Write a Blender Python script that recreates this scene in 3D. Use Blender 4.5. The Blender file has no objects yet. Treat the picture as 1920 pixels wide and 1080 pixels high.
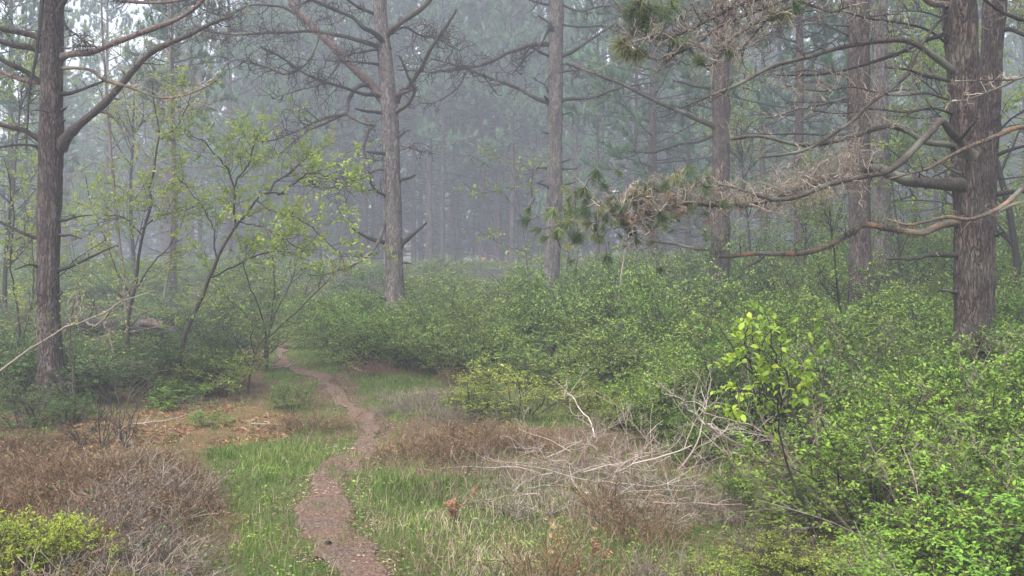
import bpy, math, random
import numpy as np
from mathutils import Vector

C = bpy.context.scene.collection
sc = bpy.context.scene
R = math.radians

# ------------------------------------------------------------------ camera, sky, sun, exposure
FPX, HROW, EYE = 1867.0, 480.0, 1.75          # focal length in photo pixels, row of the horizon, eye height
cam_d = bpy.data.cameras.new('camera')
cam_d.sensor_width = 36.0
cam_d.lens = 36.0 * FPX / 1920.0
cam_d.shift_y = -(540.0 - HROW) / 1920.0
cam_d.clip_start = 0.05
cam_d.clip_end = 1000.0
cam = bpy.data.objects.new('camera', cam_d)
C.objects.link(cam)
cam.location = (0, 0, EYE)
cam.rotation_euler = (R(90), 0, 0)
sc.camera = cam

SUN_EL, SUN_ROT = 58.0, 215.0
w = bpy.data.worlds.new('World')
sc.world = w
w.use_nodes = True
nt = w.node_tree
nt.nodes.clear()
sky = nt.nodes.new('ShaderNodeTexSky')
sky.sky_type = 'NISHITA'
sky.sun_disc = False
sky.sun_elevation = R(SUN_EL)
sky.sun_rotation = R(SUN_ROT)
sky.air_density = 1.0
sky.dust_density = 3.0
hs = nt.nodes.new('ShaderNodeHueSaturation')
hs.inputs['Saturation'].default_value = 0.42
bg = nt.nodes.new('ShaderNodeBackground')
bg.inputs['Strength'].default_value = 0.15
wo = nt.nodes.new('ShaderNodeOutputWorld')
nt.links.new(sky.outputs[0], hs.inputs['Color'])
nt.links.new(hs.outputs[0], bg.inputs['Color'])
nt.links.new(bg.outputs[0], wo.inputs['Surface'])

sd = bpy.data.lights.new('sun', 'SUN')
sd.energy = 1.5
sd.angle = R(18)
sd.color = (1.0, 0.96, 0.9)
sun = bpy.data.objects.new('sun', sd)
C.objects.link(sun)
az = R(SUN_ROT)
to_sun = Vector((math.sin(az) * math.cos(R(SUN_EL)), math.cos(az) * math.cos(R(SUN_EL)), math.sin(R(SUN_EL))))
sun.rotation_euler = to_sun.to_track_quat('Z', 'Y').to_euler()
sun.location = (0, 0, 30)

sc.view_settings.view_transform = 'Standard'
sc.view_settings.look = 'None'
sc.view_settings.exposure = 1.7
sc.view_settings.gamma = 1.0
sc.view_settings.use_curve_mapping = False
HAZE_DENSITY = 0.0056

sc.render.engine = 'CYCLES'
cy = sc.cycles
cy.max_bounces = 6
cy.diffuse_bounces = 1
cy.glossy_bounces = 2
cy.transmission_bounces = 3
cy.transparent_max_bounces = 4
cy.volume_bounces = 1
cy.caustics_reflective = False
cy.caustics_refractive = False
cy.use_denoising = True
cy.sample_clamp_indirect = 4.0
cy.use_adaptive_sampling = True
cy.adaptive_threshold = 0.01

# ------------------------------------------------------------------ maths helpers
rng = np.random.default_rng(7)
A = np.array

def nrm(v):
    return v / np.maximum(np.linalg.norm(v, axis=-1, keepdims=True), 1e-9)

def rvec(n):
    return nrm(rng.normal(size=(n, 3)))

def hash3(i, j, k):
    h = (i.astype(np.int64) * 374761393 + j.astype(np.int64) * 668265263 + k.astype(np.int64) * 2147483647) & 0x7fffffff
    h = ((h ^ (h >> 13)) * 1274126177) & 0x7fffffff
    return ((h ^ (h >> 16)) & 0xffff) / 65535.0

def noise3(x, y, z):
    x, y, z = np.broadcast_arrays(np.asarray(x, float), np.asarray(y, float), np.asarray(z, float))
    i, j, k = np.floor(x), np.floor(y), np.floor(z)
    u, v, t = x - i, y - j, z - k
    u, v, t = (q * q * (3 - 2 * q) for q in (u, v, t))
    r = 0
    for a in (0, 1):
        for b in (0, 1):
            for c in (0, 1):
                r = r + hash3(i + a, j + b, k + c) * (u if a else 1 - u) * (v if b else 1 - v) * (t if c else 1 - t)
    return r * 2 - 1

def sstep(a, b, x):
    t = np.clip((x - a) / (b - a), 0, 1)
    return t * t * (3 - 2 * t)

def inpoly(px, py, poly):
    px, py = np.asarray(px, float), np.asarray(py, float)
    c = np.zeros(px.shape, bool)
    n = len(poly)
    for i in range(n):
        x1, y1 = poly[i]
        x2, y2 = poly[(i + 1) % n]
        cond = ((y1 > py) != (y2 > py))
        xi = (x2 - x1) * (py - y1) / ((y2 - y1) if y2 != y1 else 1e-9) + x1
        c ^= cond & (px < xi)
    return c

def HT(x, y):
    """height of the ground"""
    x, y = np.asarray(x, float), np.asarray(y, float)
    z = 0.75 * sstep(17, 52, y) + 0.35 * sstep(2.0, 9.0, x) * sstep(8, 22, y)
    z = z + 0.05 * noise3(x * .45, y * .45, 0.3) + 0.018 * noise3(x * 1.7, y * 1.7, 5.3)
    z = z - 0.03 * np.exp(-((x + 1.2) ** 2 + (y - 8) ** 2) / 6)
    return z

def pt(px, py, d):
    """point seen at photo pixel (px, py) when it stands d metres away"""
    return A([(px - 960) / FPX * d, d, EYE - (py - HROW) / FPX * d])

def proj(x, y, z):
    return 960 + x / y * FPX, HROW + (EYE - z) / y * FPX

def gnd(px, py):
    """ground point seen at photo pixel"""
    d = 10.0
    for _ in range(40):
        x = (px - 960) / FPX * d
        d = d * .5 + .5 * (EYE - float(HT(x, d))) * FPX / max(py - HROW, 8)
    return A([(px - 960) / FPX * d, d, float(HT((px - 960) / FPX * d, d))])

def spline(pts, n):
    """Catmull-Rom through rows of pts (any number of columns), n samples evenly by index"""
    P = np.asarray(pts, float)
    if len(P) == 2:
        t = np.linspace(0, 1, n)[:, None]
        return P[0] * (1 - t) + P[1] * t
    P = np.vstack([2 * P[0] - P[1], P, 2 * P[-1] - P[-2]])
    seg = np.linalg.norm(np.diff(P[1:-1, :3], axis=0), axis=1) + 1e-6
    cum = np.concatenate([[0], np.cumsum(seg)])
    s = np.linspace(0, cum[-1], n)
    i = np.clip(np.searchsorted(cum, s, side='right') - 1, 0, len(seg) - 1)
    t = ((s - cum[i]) / seg[i])[:, None]
    p0, p1, p2, p3 = P[i], P[i + 1], P[i + 2], P[i + 3]
    return .5 * (2 * p1 + (p2 - p0) * t + (2 * p0 - 5 * p1 + 4 * p2 - p3) * t ** 2 + (3 * p1 - p0 - 3 * p2 + p3) * t ** 3)

def grow(s, d, L, P=5, curl=.5, jit=.15, lift=0.0):
    """vectorised twigs: N start points, directions and lengths -> paths (N, P, 3)"""
    s, d, L = np.asarray(s, float), nrm(np.asarray(d, float)), np.asarray(L, float)
    n = len(s)
    out = np.empty((n, P, 3))
    out[:, 0] = s
    cv = rng.normal(size=(n, 3)) * curl / (P - 1)
    st = (L / (P - 1))[:, None]
    lf = np.zeros(3)
    lf[2] = lift / (P - 1)
    for i in range(1, P):
        out[:, i] = out[:, i - 1] + d * st
        d = nrm(d + cv + rng.normal(size=(n, 3)) * jit + lf)
    return out

def along(paths, k, t0=.2, t1=1.0):
    """k random places on each path: points, tangents, parameter, index of parent"""
    n, P, _ = paths.shape
    t = rng.uniform(t0, t1, size=(n, k))
    f = np.clip(t * (P - 1), 0, P - 1.001)
    i = f.astype(int)
    u = (f - i)[..., None]
    idx = np.arange(n)[:, None]
    a, b = paths[idx, i], paths[idx, i + 1]
    pos = (a * (1 - u) + b * u).reshape(-1, 3)
    return pos, nrm((b - a).reshape(-1, 3)), t.reshape(-1), np.repeat(np.arange(n), k)

def side(tan, amt_side=1.0, amt_fwd=.6, up=0.0, flat=0.0):
    r = rng.normal(size=tan.shape)
    r[:, 2] *= (1 - flat)
    r = r - (r * tan).sum(1, keepdims=True) * tan
    v = nrm(r) * amt_side + tan * amt_fwd
    v[:, 2] += up
    return nrm(v)

class MB:
    """collects pieces of geometry and links them as one mesh object"""
    def __init__(s):
        s.v, s.f3, s.f4, s.m3, s.m4, s.r, s.n = [], [], [], [], [], [], 0
    def raw(s, v, f, mat=0, rnd=None):
        v = np.asarray(v, float).reshape(-1, 3)
        f = np.asarray(f, int)
        if f.size == 0:
            return
        s.v.append(v)
        s.r.append(np.zeros(len(v)) if rnd is None else np.broadcast_to(rnd, (len(v),)))
        if f.shape[1] == 3:
            s.f3.append(f + s.n); s.m3.append(np.full(len(f), mat))
        else:
            s.f4.append(f + s.n); s.m4.append(np.full(len(f), mat))
        s.n += len(v)
    def tubes(s, paths, r0, r1, sides=4, mat=0, rnd=None, prof=None):
        paths = np.asarray(paths, float)
        if paths.ndim == 2:
            paths = paths[None]
        n, P, _ = paths.shape
        if n == 0:
            return
        T = np.empty_like(paths)
        T[:, 1:-1] = paths[:, 2:] - paths[:, :-2]
        T[:, 0] = paths[:, 1] - paths[:, 0]
        T[:, -1] = paths[:, -1] - paths[:, -2]
        T = nrm(T)
        mean = nrm(paths[:, -1] - paths[:, 0])
        ref = nrm(np.cross(mean, A([.31, .87, .39]) + rng.normal(size=(n, 3)) * .05))[:, None]
        X = nrm(ref - (ref * T).sum(-1, keepdims=True) * T)
        Y = np.cross(T, X)
        if prof is None:
            t = np.linspace(0, 1, P)[None]
            rad = np.broadcast_to(np.asarray(r0, float).reshape(-1, 1), (n, 1)) * (1 - t) + np.broadcast_to(np.asarray(r1, float).reshape(-1, 1), (n, 1)) * t
        else:
            rad = np.asarray(prof, float).reshape(n, P)
        a = np.linspace(0, 2 * np.pi, sides, endpoint=False)
        V = paths[:, :, None] + rad[..., None, None] * (np.cos(a)[None, None, :, None] * X[:, :, None] + np.sin(a)[None, None, :, None] * Y[:, :, None])
        base = (np.arange(n) * P * sides)[:, None, None]
        i = (np.arange(P - 1) * sides)[None, :, None]
        j = np.arange(sides)[None, None]
        k = (np.arange(sides) + 1)[None, None] % sides
        F = np.stack([base + i + j, base + i + k, base + i + sides + k, base + i + sides + j], -1).reshape(-1, 4)
        rr = None if rnd is None else np.repeat(np.broadcast_to(rnd, (n,)), P * sides)
        s.raw(V.reshape(-1, 3), F, mat, rr)
    def leaves(s, pos, d, nor, L, W, mat=0, rnd=None, fold=.25):
        """folded four-cornered leaves with a midrib"""
        d = nrm(d)
        sdv = nrm(np.cross(d, nor))
        up = np.cross(sdv, d)
        L = np.broadcast_to(L, (len(pos),))[:, None]
        W = np.broadcast_to(W, (len(pos),))[:, None]
        a = pos
        tip = pos + d * L - up * L * .12
        m = pos + d * L * .48
        l = m + sdv * W * .5 + up * W * fold
        r = m - sdv * W * .5 + up * W * fold
        V = np.stack([a, l, tip, r], 1).reshape(-1, 3)
        b = np.arange(len(pos))[:, None] * 4
        F = np.concatenate([b + A([[0, 3, 2]]), b + A([[0, 2, 1]])])
        rr = rng.uniform(size=len(pos)) if rnd is None else rnd
        s.raw(V, F, mat, np.repeat(rr, 4))
    def bigleaves(s, pos, d, nor, L, W, mat=0, rnd=None):
        """leaves with an oval outline: 8 corners, fold along the midrib and a drooping tip"""
        d = nrm(d)
        sdv = nrm(np.cross(d, nor))
        up = np.cross(sdv, d)
        n = len(pos)
        L = np.broadcast_to(L, (n,))[:, None]
        W = np.broadcast_to(W, (n,))[:, None]
        mid = [pos + d * L * t + up * L * z for t, z in ((0, 0), (.35, .03), (.7, .0), (1, -.13))]
        l1 = mid[1] + sdv * W * .46 + up * W * .14
        r1 = mid[1] - sdv * W * .46 + up * W * .14
        l2 = mid[2] + sdv * W * .4 + up * W * .1
        r2 = mid[2] - sdv * W * .4 + up * W * .1
        V = np.stack(mid + [l1, r1, l2, r2], 1).reshape(-1, 3)
        b = np.arange(n)[:, None] * 8
        T = A([[0, 1, 4], [0, 5, 1], [2, 3, 6], [2, 7, 3]])
        Q = A([[1, 2, 6, 4], [1, 5, 7, 2]])
        rr = rng.uniform(size=n) if rnd is None else rnd
        s.raw(V, np.concatenate([b + t[None] for t in T]), mat, np.repeat(rr, 8))
        off = s.n - len(V)
        s.f4.append(np.concatenate([b + q[None] for q in Q]) + off)
        s.m4.append(np.full(2 * n, mat))
    def blades(s, pos, d, L, W, mat=0, rnd=None):
        """thin three-cornered needles"""
        d = nrm(d)
        n = len(pos)
        L = np.broadcast_to(L, (n,))[:, None]
        W = np.broadcast_to(W, (n,))[:, None]
        sv = nrm(np.cross(d, rng.normal(size=(n, 3))))
        V = np.stack([pos - sv * W * .5, pos + sv * W * .5, pos + d * L], 1).reshape(-1, 3)
        F = np.arange(3 * n).reshape(-1, 3)
        rr = rng.uniform(size=n) if rnd is None else rnd
        s.raw(V, F, mat, np.repeat(rr, 3))
    def tuft(s, tips, dirs, k, L, W, spread=1.0, mat=0, rnd=None, back=.08):
        """brushes of k needles round each twig tip"""
        n = len(tips)
        o = np.repeat(tips, k, 0) - np.repeat(dirs, k, 0) * rng.uniform(0, back, (n * k, 1))
        d = nrm(np.repeat(dirs, k, 0) * 1.0 + rvec(n * k) * spread)
        s.blades(o, d, L * rng.uniform(.7, 1.15, n * k), W, mat, None if rnd is None else np.repeat(rnd, k))
    def mesh(s, name, mats, smooth=False, origin=None):
        V = np.concatenate(s.v)
        if origin is not None:
            V = V - np.asarray(origin)
        f3 = np.concatenate(s.f3) if s.f3 else np.zeros((0, 3), int)
        f4 = np.concatenate(s.f4) if s.f4 else np.zeros((0, 4), int)
        mi = np.concatenate((s.m3 or [np.zeros(0, int)]) + (s.m4 or [np.zeros(0, int)]))
        me = bpy.data.meshes.new(name)
        me.vertices.add(len(V)); me.vertices.foreach_set('co', V.astype(np.float32).ravel())
        nl = f3.size + f4.size
        me.loops.add(nl); me.loops.foreach_set('vertex_index', np.concatenate([f3.ravel(), f4.ravel()]).astype(np.int32))
        npoly = len(f3) + len(f4)
        me.polygons.add(npoly)
        st = np.concatenate([np.arange(len(f3)) * 3, f3.size + np.arange(len(f4)) * 4])
        me.polygons.foreach_set('loop_start', st.astype(np.int32))
        me.polygons.foreach_set('material_index', mi.astype(np.int32))
        if smooth:
            me.polygons.foreach_set('use_smooth', np.ones(npoly, bool))
        at = me.attributes.new('rnd', 'FLOAT', 'POINT')
        at.data.foreach_set('value', np.concatenate(s.r).astype(np.float32))
        for m in (mats if isinstance(mats, (list, tuple)) else [mats]):
            me.materials.append(m)
        me.update()
        return me

def tag(o, label=None, cat=None, group=None, kind=None):
    if label: o['label'] = label
    if cat: o['category'] = cat
    if group: o['group'] = group
    if kind: o['kind'] = kind
    return o

def thing(name, label, cat, loc=(0, 0, 0), group=None):
    o = bpy.data.objects.new(name, None)
    o.empty_display_size = .2
    C.objects.link(o)
    o.location = [float(q) for q in loc]
    return tag(o, label, cat, group)

def obj(name, mb, mats, parent=None, kind=None, smooth=False, origin=None):
    if origin is None and parent is not None:
        origin = tuple(parent.location)
        if parent.parent is not None:
            origin = A(origin) + A(parent.parent.location)
    me = mb.mesh(name, mats, smooth, origin)
    o = bpy.data.objects.new(name, me)
    C.objects.link(o)
    if parent is not None:
        o.parent = parent
    elif origin is not None:
        o.location = [float(q) for q in origin]
    if kind: o['kind'] = kind
    return o

def dup(root, loc, rz=0.0, scale=(1, 1, 1), label=None, group=None, mats=None):
    r = root.copy()
    C.objects.link(r)
    r.location = [float(q) for q in loc]
    r.rotation_euler = (0, 0, rz)
    r.scale = scale
    if label: r['label'] = label
    if group: r['group'] = group
    for ch in root.children:
        c = ch.copy()
        C.objects.link(c)
        c.parent = r
        if mats and ch.name.split('.')[0] in mats:
            c.material_slots[0].link = 'OBJECT'
            c.material_slots[0].material = mats[ch.name.split('.')[0]]
    return r

# ------------------------------------------------------------------ materials
def mat_new(name):
    m = bpy.data.materials.new(name)
    m.use_nodes = True
    t = m.node_tree
    for n in list(t.nodes):
        t.nodes.remove(n)
    out = t.nodes.new('ShaderNodeOutputMaterial')
    return m, t, out

def N(t, typ, **kw):
    n = t.nodes.new(typ)
    for k, v in kw.items():
        if k in n.inputs:
            n.inputs[k].default_value = v
        else:
            setattr(n, k, v)
    return n

def ramp(t, src, stops):
    r = t.nodes.new('ShaderNodeValToRGB')
    el = r.color_ramp.elements
    while len(el) < len(stops):
        el.new(.5)
    for e, (p, c) in zip(el, stops):
        e.position = p
        e.color = (*c, 1)
    t.links.new(src, r.inputs[0])
    return r

def leaf_mat(name, cols, transl=.2, rough=.5, patch=.35, spec=.3):
    """cols: list of colours picked leaf by leaf"""
    m, t, out = mat_new(name)
    at = N(t, 'ShaderNodeAttribute', attribute_name='rnd')
    st = [(i / max(len(cols) - 1, 1), c) for i, c in enumerate(cols)]
    cr = ramp(t, at.outputs['Fac'], st)
    oi = N(t, 'ShaderNodeObjectInfo')
    geo = N(t, 'ShaderNodeNewGeometry')
    no = N(t, 'ShaderNodeTexNoise', Scale=1.1, Detail=2.0)
    t.links.new(geo.outputs['Position'], no.inputs['Vector'])
    hsv = N(t, 'ShaderNodeHueSaturation')
    mr = N(t, 'ShaderNodeMapRange')
    mr.inputs['To Min'].default_value = .472
    mr.inputs['To Max'].default_value = .508
    t.links.new(oi.outputs['Random'], mr.inputs['Value'])
    t.links.new(mr.outputs[0], hsv.inputs['Hue'])
    mv = N(t, 'ShaderNodeMapRange')
    mv.inputs['From Min'].default_value = .3
    mv.inputs['From Max'].default_value = .7
    mv.inputs['To Min'].default_value = 1 - patch
    mv.inputs['To Max'].default_value = 1 + patch
    t.links.new(no.outputs['Fac'], mv.inputs['Value'])
    t.links.new(mv.outputs[0], hsv.inputs['Value'])
    t.links.new(cr.outputs[0], hsv.inputs['Color'])
    p = N(t, 'ShaderNodeBsdfPrincipled', Roughness=rough)
    p.inputs['Specular IOR Level'].default_value = spec
    tr = N(t, 'ShaderNodeBsdfTranslucent')
    mix = N(t, 'ShaderNodeMixShader')
    mix.inputs[0].default_value = transl
    t.links.new(hsv.outputs[0], p.inputs['Base Color'])
    t.links.new(hsv.outputs[0], tr.inputs['Color'])
    t.links.new(p.outputs[0], mix.inputs[1])
    t.links.new(tr.outputs[0], mix.inputs[2])
    t.links.new(mix.outputs[0], out.inputs['Surface'])
    return m

def bark_mat(name, c_dark, c_mid, c_light, plate=14.0, stretch=.28, bump=.6, lichen=0.25, extra=None):
    m, t, out = mat_new(name)
    tc = N(t, 'ShaderNodeTexCoord')
    mp = N(t, 'ShaderNodeMapping')
    mp.inputs['Scale'].default_value = (1, 1, stretch)
    t.links.new(tc.outputs['Object'], mp.inputs['Vector'])
    dn = N(t, 'ShaderNodeTexNoise', Scale=plate * .6, Detail=5.0)
    t.links.new(mp.outputs[0], dn.inputs['Vector'])
    va = N(t, 'ShaderNodeVectorMath', operation='MULTIPLY_ADD')
    t.links.new(dn.outputs['Color'], va.inputs[0])
    va.inputs[1].default_value = (.2, .2, .2)
    t.links.new(mp.outputs[0], va.inputs[2])
    vo = N(t, 'ShaderNodeTexVoronoi', feature='DISTANCE_TO_EDGE', Scale=plate)
    t.links.new(va.outputs[0], vo.inputs['Vector'])
    vc = N(t, 'ShaderNodeTexVoronoi', Scale=plate)
    t.links.new(va.outputs[0], vc.inputs['Vector'])
    n2 = N(t, 'ShaderNodeTexNoise', Scale=plate * 4, Detail=5.0, Roughness=.7)
    t.links.new(mp.outputs[0], n2.inputs['Vector'])
    cr = ramp(t, n2.outputs['Fac'], [(.3, c_dark), (.52, c_mid), (.75, c_light)])
    crack = ramp(t, vo.outputs['Distance'], [(0, (.22, .2, .2)), (.05, (.6, .58, .58)), (.2, (1, 1, 1))])
    mu = N(t, 'ShaderNodeMix', data_type='RGBA', blend_type='MULTIPLY')
    mu.inputs[0].default_value = .9
    t.links.new(cr.outputs[0], mu.inputs[6])
    t.links.new(crack.outputs[0], mu.inputs[7])
    tone = N(t, 'ShaderNodeMix', data_type='RGBA', blend_type='OVERLAY')
    tone.inputs[0].default_value = .35
    t.links.new(mu.outputs[2], tone.inputs[6])
    bw = N(t, 'ShaderNodeRGBToBW')
    t.links.new(vc.outputs['Color'], bw.inputs[0])
    t.links.new(bw.outputs[0], tone.inputs[7])
    last = tone.outputs[2]
    ln = N(t, 'ShaderNodeTexNoise', Scale=2.2, Detail=4.0)
    t.links.new(tc.outputs['Object'], ln.inputs['Vector'])
    lr = ramp(t, ln.outputs['Fac'], [(.52, (0, 0, 0)), (.72, (lichen, lichen, lichen))])
    lm = N(t, 'ShaderNodeMix', data_type='RGBA')
    t.links.new(lr.outputs[0], lm.inputs[0])
    t.links.new(last, lm.inputs[6])
    lm.inputs[7].default_value = (.3, .33, .26, 1)
    last = lm.outputs[2]
    if extra:                                   # patches where the bark has peeled to orange wood
        en = N(t, 'ShaderNodeTexNoise', Scale=5.5, Detail=5.0, Roughness=.65)
        t.links.new(tc.outputs['Object'], en.inputs['Vector'])
        er = ramp(t, en.outputs['Fac'], [(.5, (0, 0, 0)), (.66, (.8, .8, .8))])
        em = N(t, 'ShaderNodeMix', data_type='RGBA')
        t.links.new(er.outputs[0], em.inputs[0])
        t.links.new(last, em.inputs[6])
        em.inputs[7].default_value = (*extra, 1)
        last = em.outputs[2]
    p = N(t, 'ShaderNodeBsdfPrincipled', Roughness=.85)
    p.inputs['Specular IOR Level'].default_value = .25
    t.links.new(last, p.inputs['Base Color'])
    hm = N(t, 'ShaderNodeMath', operation='MULTIPLY_ADD')
    t.links.new(n2.outputs['Fac'], hm.inputs[0])
    hm.inputs[1].default_value = .5
    sm = N(t, 'ShaderNodeMath', operation='MINIMUM')
    t.links.new(vo.outputs['Distance'], sm.inputs[0])
    sm.inputs[1].default_value = .2
    sc5 = N(t, 'ShaderNodeMath', operation='MULTIPLY')
    t.links.new(sm.outputs[0], sc5.inputs[0])
    sc5.inputs[1].default_value = 4.0
    t.links.new(sc5.outputs[0], hm.inputs[2])
    bp = N(t, 'ShaderNodeBump', Strength=bump, Distance=.02)
    t.links.new(hm.outputs[0], bp.inputs['Height'])
    t.links.new(bp.outputs[0], p.inputs['Normal'])
    t.links.new(p.outputs[0], out.inputs['Surface'])
    return m

def wood_mat(name, cols, scale=25.0, rough=.8):
    """thin twigs and stems: colour by twig and by a fine grain"""
    m, t, out = mat_new(name)
    at = N(t, 'ShaderNodeAttribute', attribute_name='rnd')
    tc = N(t, 'ShaderNodeTexCoord')
    n2 = N(t, 'ShaderNodeTexNoise', Scale=scale, Detail=3.0)
    t.links.new(tc.outputs['Object'], n2.inputs['Vector'])
    ad = N(t, 'ShaderNodeMath', operation='MULTIPLY_ADD')
    t.links.new(n2.outputs['Fac'], ad.inputs[0])
    ad.inputs[1].default_value = .8
    s2 = N(t, 'ShaderNodeMath', operation='MULTIPLY_ADD')
    t.links.new(at.outputs['Fac'], s2.inputs[0])
    s2.inputs[1].default_value = .7
    s2.inputs[2].default_value = -.25
    t.links.new(s2.outputs[0], ad.inputs[2])
    cr = ramp(t, ad.outputs[0], [(i / max(len(cols) - 1, 1), c) for i, c in enumerate(cols)])
    p = N(t, 'ShaderNodeBsdfPrincipled', Roughness=rough)
    p.inputs['Specular IOR Level'].default_value = .2
    t.links.new(cr.outputs[0], p.inputs['Base Color'])
    t.links.new(p.outputs[0], out.inputs['Surface'])
    return m

M = {}
M['pine_bark'] = bark_mat('pine_bark', (.025, .018, .015), (.095, .07, .06), (.2, .16, .142), plate=21, stretch=.24, bump=1.0, lichen=.18)
M['pine_bark_grey'] = bark_mat('pine_bark_grey', (.07, .06, .056), (.18, .155, .143), (.31, .275, .258), plate=20, stretch=.24, bump=.8, lichen=.22)
M['limb'] = bark_mat('limb', (.03, .025, .021), (.09, .073, .061), (.2, .175, .15), plate=34, stretch=1, bump=.5, lichen=.5)
M['limb_orange'] = bark_mat('limb_orange', (.04, .032, .026), (.12, .098, .08), (.24, .21, .18), plate=34, stretch=1, bump=.5, lichen=.45, extra=(.34, .17, .08))
M['limb_red'] = bark_mat('limb_red', (.085, .056, .047), (.18, .125, .108), (.29, .225, .2), plate=30, stretch=1, bump=.4, lichen=.2)
M['limb_dark'] = bark_mat('limb_dark', (.02, .018, .017), (.05, .044, .04), (.1, .09, .08), plate=34, stretch=1, bump=.5, lichen=.15)
M['twig'] = wood_mat('twig', [(.05, .04, .034), (.12, .095, .078), (.2, .165, .135), (.3, .255, .215)])
M['twig_pale'] = wood_mat('twig_pale', [(.1, .075, .055), (.24, .19, .145), (.36, .29, .23), (.5, .43, .36)])
M['twig_dark'] = wood_mat('twig_dark', [(.02, .017, .015), (.045, .038, .032), (.09, .075, .062)])
M['dead_wood'] = wood_mat('dead_wood', [(.12, .09, .065), (.26, .205, .165), (.38, .32, .27), (.52, .47, .42)], scale=14)
M['heath'] = wood_mat('heath', [(.035, .02, .01), (.1, .06, .03), (.17, .11, .06), (.31, .24, .15)], scale=4)
M['heath_grey'] = wood_mat('heath_grey', [(.045, .033, .025), (.125, .097, .075), (.23, .19, .15), (.4, .35, .295)], scale=4)
M['needle'] = leaf_mat('needle', [(.05, .08, .035), (.085, .125, .05), (.13, .17, .065), (.22, .21, .09)], transl=.2)
M['needle_dead'] = leaf_mat('needle_dead', [(.19, .09, .055), (.27, .15, .085), (.32, .21, .12), (.3, .24, .16)], transl=.1)
M['far_needle'] = leaf_mat('far_needle', [(.05, .11, .06), (.075, .155, .08), (.11, .21, .1)], transl=.25)
M['edge_needle'] = leaf_mat('edge_needle', [(.08, .17, .09), (.13, .25, .125), (.18, .32, .15)], transl=.3)
M['leaf_bush'] = leaf_mat('leaf_bush', [(.075, .15, .026), (.125, .22, .038), (.185, .295, .05), (.27, .38, .075)])
M['leaf_near'] = leaf_mat('leaf_near', [(.06, .13, .016), (.11, .22, .024), (.165, .3, .034), (.25, .4, .05)])
M['leaf_dark'] = leaf_mat('leaf_dark', [(.045, .09, .023), (.07, .13, .032), (.1, .17, .042), (.15, .22, .055)])
M['leaf_yellow'] = leaf_mat('leaf_yellow', [(.11, .19, .035), (.17, .26, .04), (.24, .32, .05), (.34, .36, .06)])
M['leaf_sapling'] = leaf_mat('leaf_sapling', [(.13, .22, .045), (.2, .31, .06), (.29, .38, .075), (.38, .4, .09)], transl=.5)
M['leaf_bright'] = leaf_mat('leaf_bright', [(.14, .25, .03), (.22, .35, .035), (.3, .42, .045), (.4, .45, .05)], transl=.45)
M['leaf_brown'] = leaf_mat('leaf_brown', [(.14, .07, .04), (.22, .11, .06), (.3, .17, .09), (.24, .19, .08)], transl=.2)
M['leaf_orange'] = leaf_mat('leaf_orange', [(.22, .13, .06), (.3, .18, .08), (.3, .23, .11)], transl=.3)
M['grass'] = leaf_mat('grass', [(.055, .12, .016), (.095, .185, .025), (.15, .24, .04), (.27, .29, .1)], transl=.35)
M['dry_grass'] = leaf_mat('dry_grass', [(.16, .11, .065), (.25, .19, .115), (.33, .27, .175), (.42, .36, .26)], transl=.2)
M['litter'] = leaf_mat('litter', [(.1, .058, .035), (.2, .125, .078), (.31, .22, .15), (.46, .37, .28)], transl=.05)
M['moss'] = leaf_mat('moss', [(.12, .065, .03), (.22, .11, .05), (.2, .15, .055), (.3, .16, .075)], transl=.2)

def ground_mat():
    m, t, out = mat_new('ground')
    tc = N(t, 'ShaderNodeTexCoord')
    fine = N(t, 'ShaderNodeTexNoise', Scale=38.0, Detail=6.0, Roughness=.75)
    mid = N(t, 'ShaderNodeTexNoise', Scale=5.0, Detail=4.0)
    for n in (fine, mid):
        t.links.new(tc.outputs['Object'], n.inputs['Vector'])
    soil = ramp(t, fine.outputs['Fac'], [(.3, (.04, .025, .017)), (.5, (.12, .076, .05)), (.68, (.24, .165, .115))])
    green = ramp(t, fine.outputs['Fac'], [(.3, (.03, .05, .012)), (.5, (.075, .1, .025)), (.7, (.16, .16, .06))])
    orange = ramp(t, fine.outputs['Fac'], [(.3, (.085, .042, .024)), (.5, (.19, .105, .055)), (.7, (.24, .165, .08))])
    ca = N(t, 'ShaderNodeAttribute', attribute_name='mask')
    sp = N(t, 'ShaderNodeSeparateColor')
    t.links.new(ca.outputs['Color'], sp.inputs[0])
    def edge(src):
        a = N(t, 'ShaderNodeMath', operation='ADD')
        t.links.new(src, a.inputs[0])
        t.links.new(mid.outputs['Fac'], a.inputs[1])
        r = N(t, 'ShaderNodeMapRange')
        r.inputs['From Min'].default_value = .8
        r.inputs['From Max'].default_value = 1.15
        t.links.new(a.outputs[0], r.inputs['Value'])
        return r.outputs[0]
    m1 = N(t, 'ShaderNodeMix', data_type='RGBA')
    t.links.new(edge(sp.outputs['Green']), m1.inputs[0])
    t.links.new(soil.outputs[0], m1.inputs[6])
    t.links.new(green.outputs[0], m1.inputs[7])
    m2 = N(t, 'ShaderNodeMix', data_type='RGBA')
    t.links.new(edge(sp.outputs['Red']), m2.inputs[0])
    t.links.new(m1.outputs[2], m2.inputs[6])
    t.links.new(orange.outputs[0], m2.inputs[7])
    p = N(t, 'ShaderNodeBsdfPrincipled', Roughness=.95)
    p.inputs['Specular IOR Level'].default_value = .1
    t.links.new(m2.outputs[2], p.inputs['Base Color'])
    bp = N(t, 'ShaderNodeBump', Strength=.8, Distance=.03)
    t.links.new(fine.outputs['Fac'], bp.inputs['Height'])
    t.links.new(bp.outputs[0], p.inputs['Normal'])
    t.links.new(p.outputs[0], out.inputs['Surface'])
    return m

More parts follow.
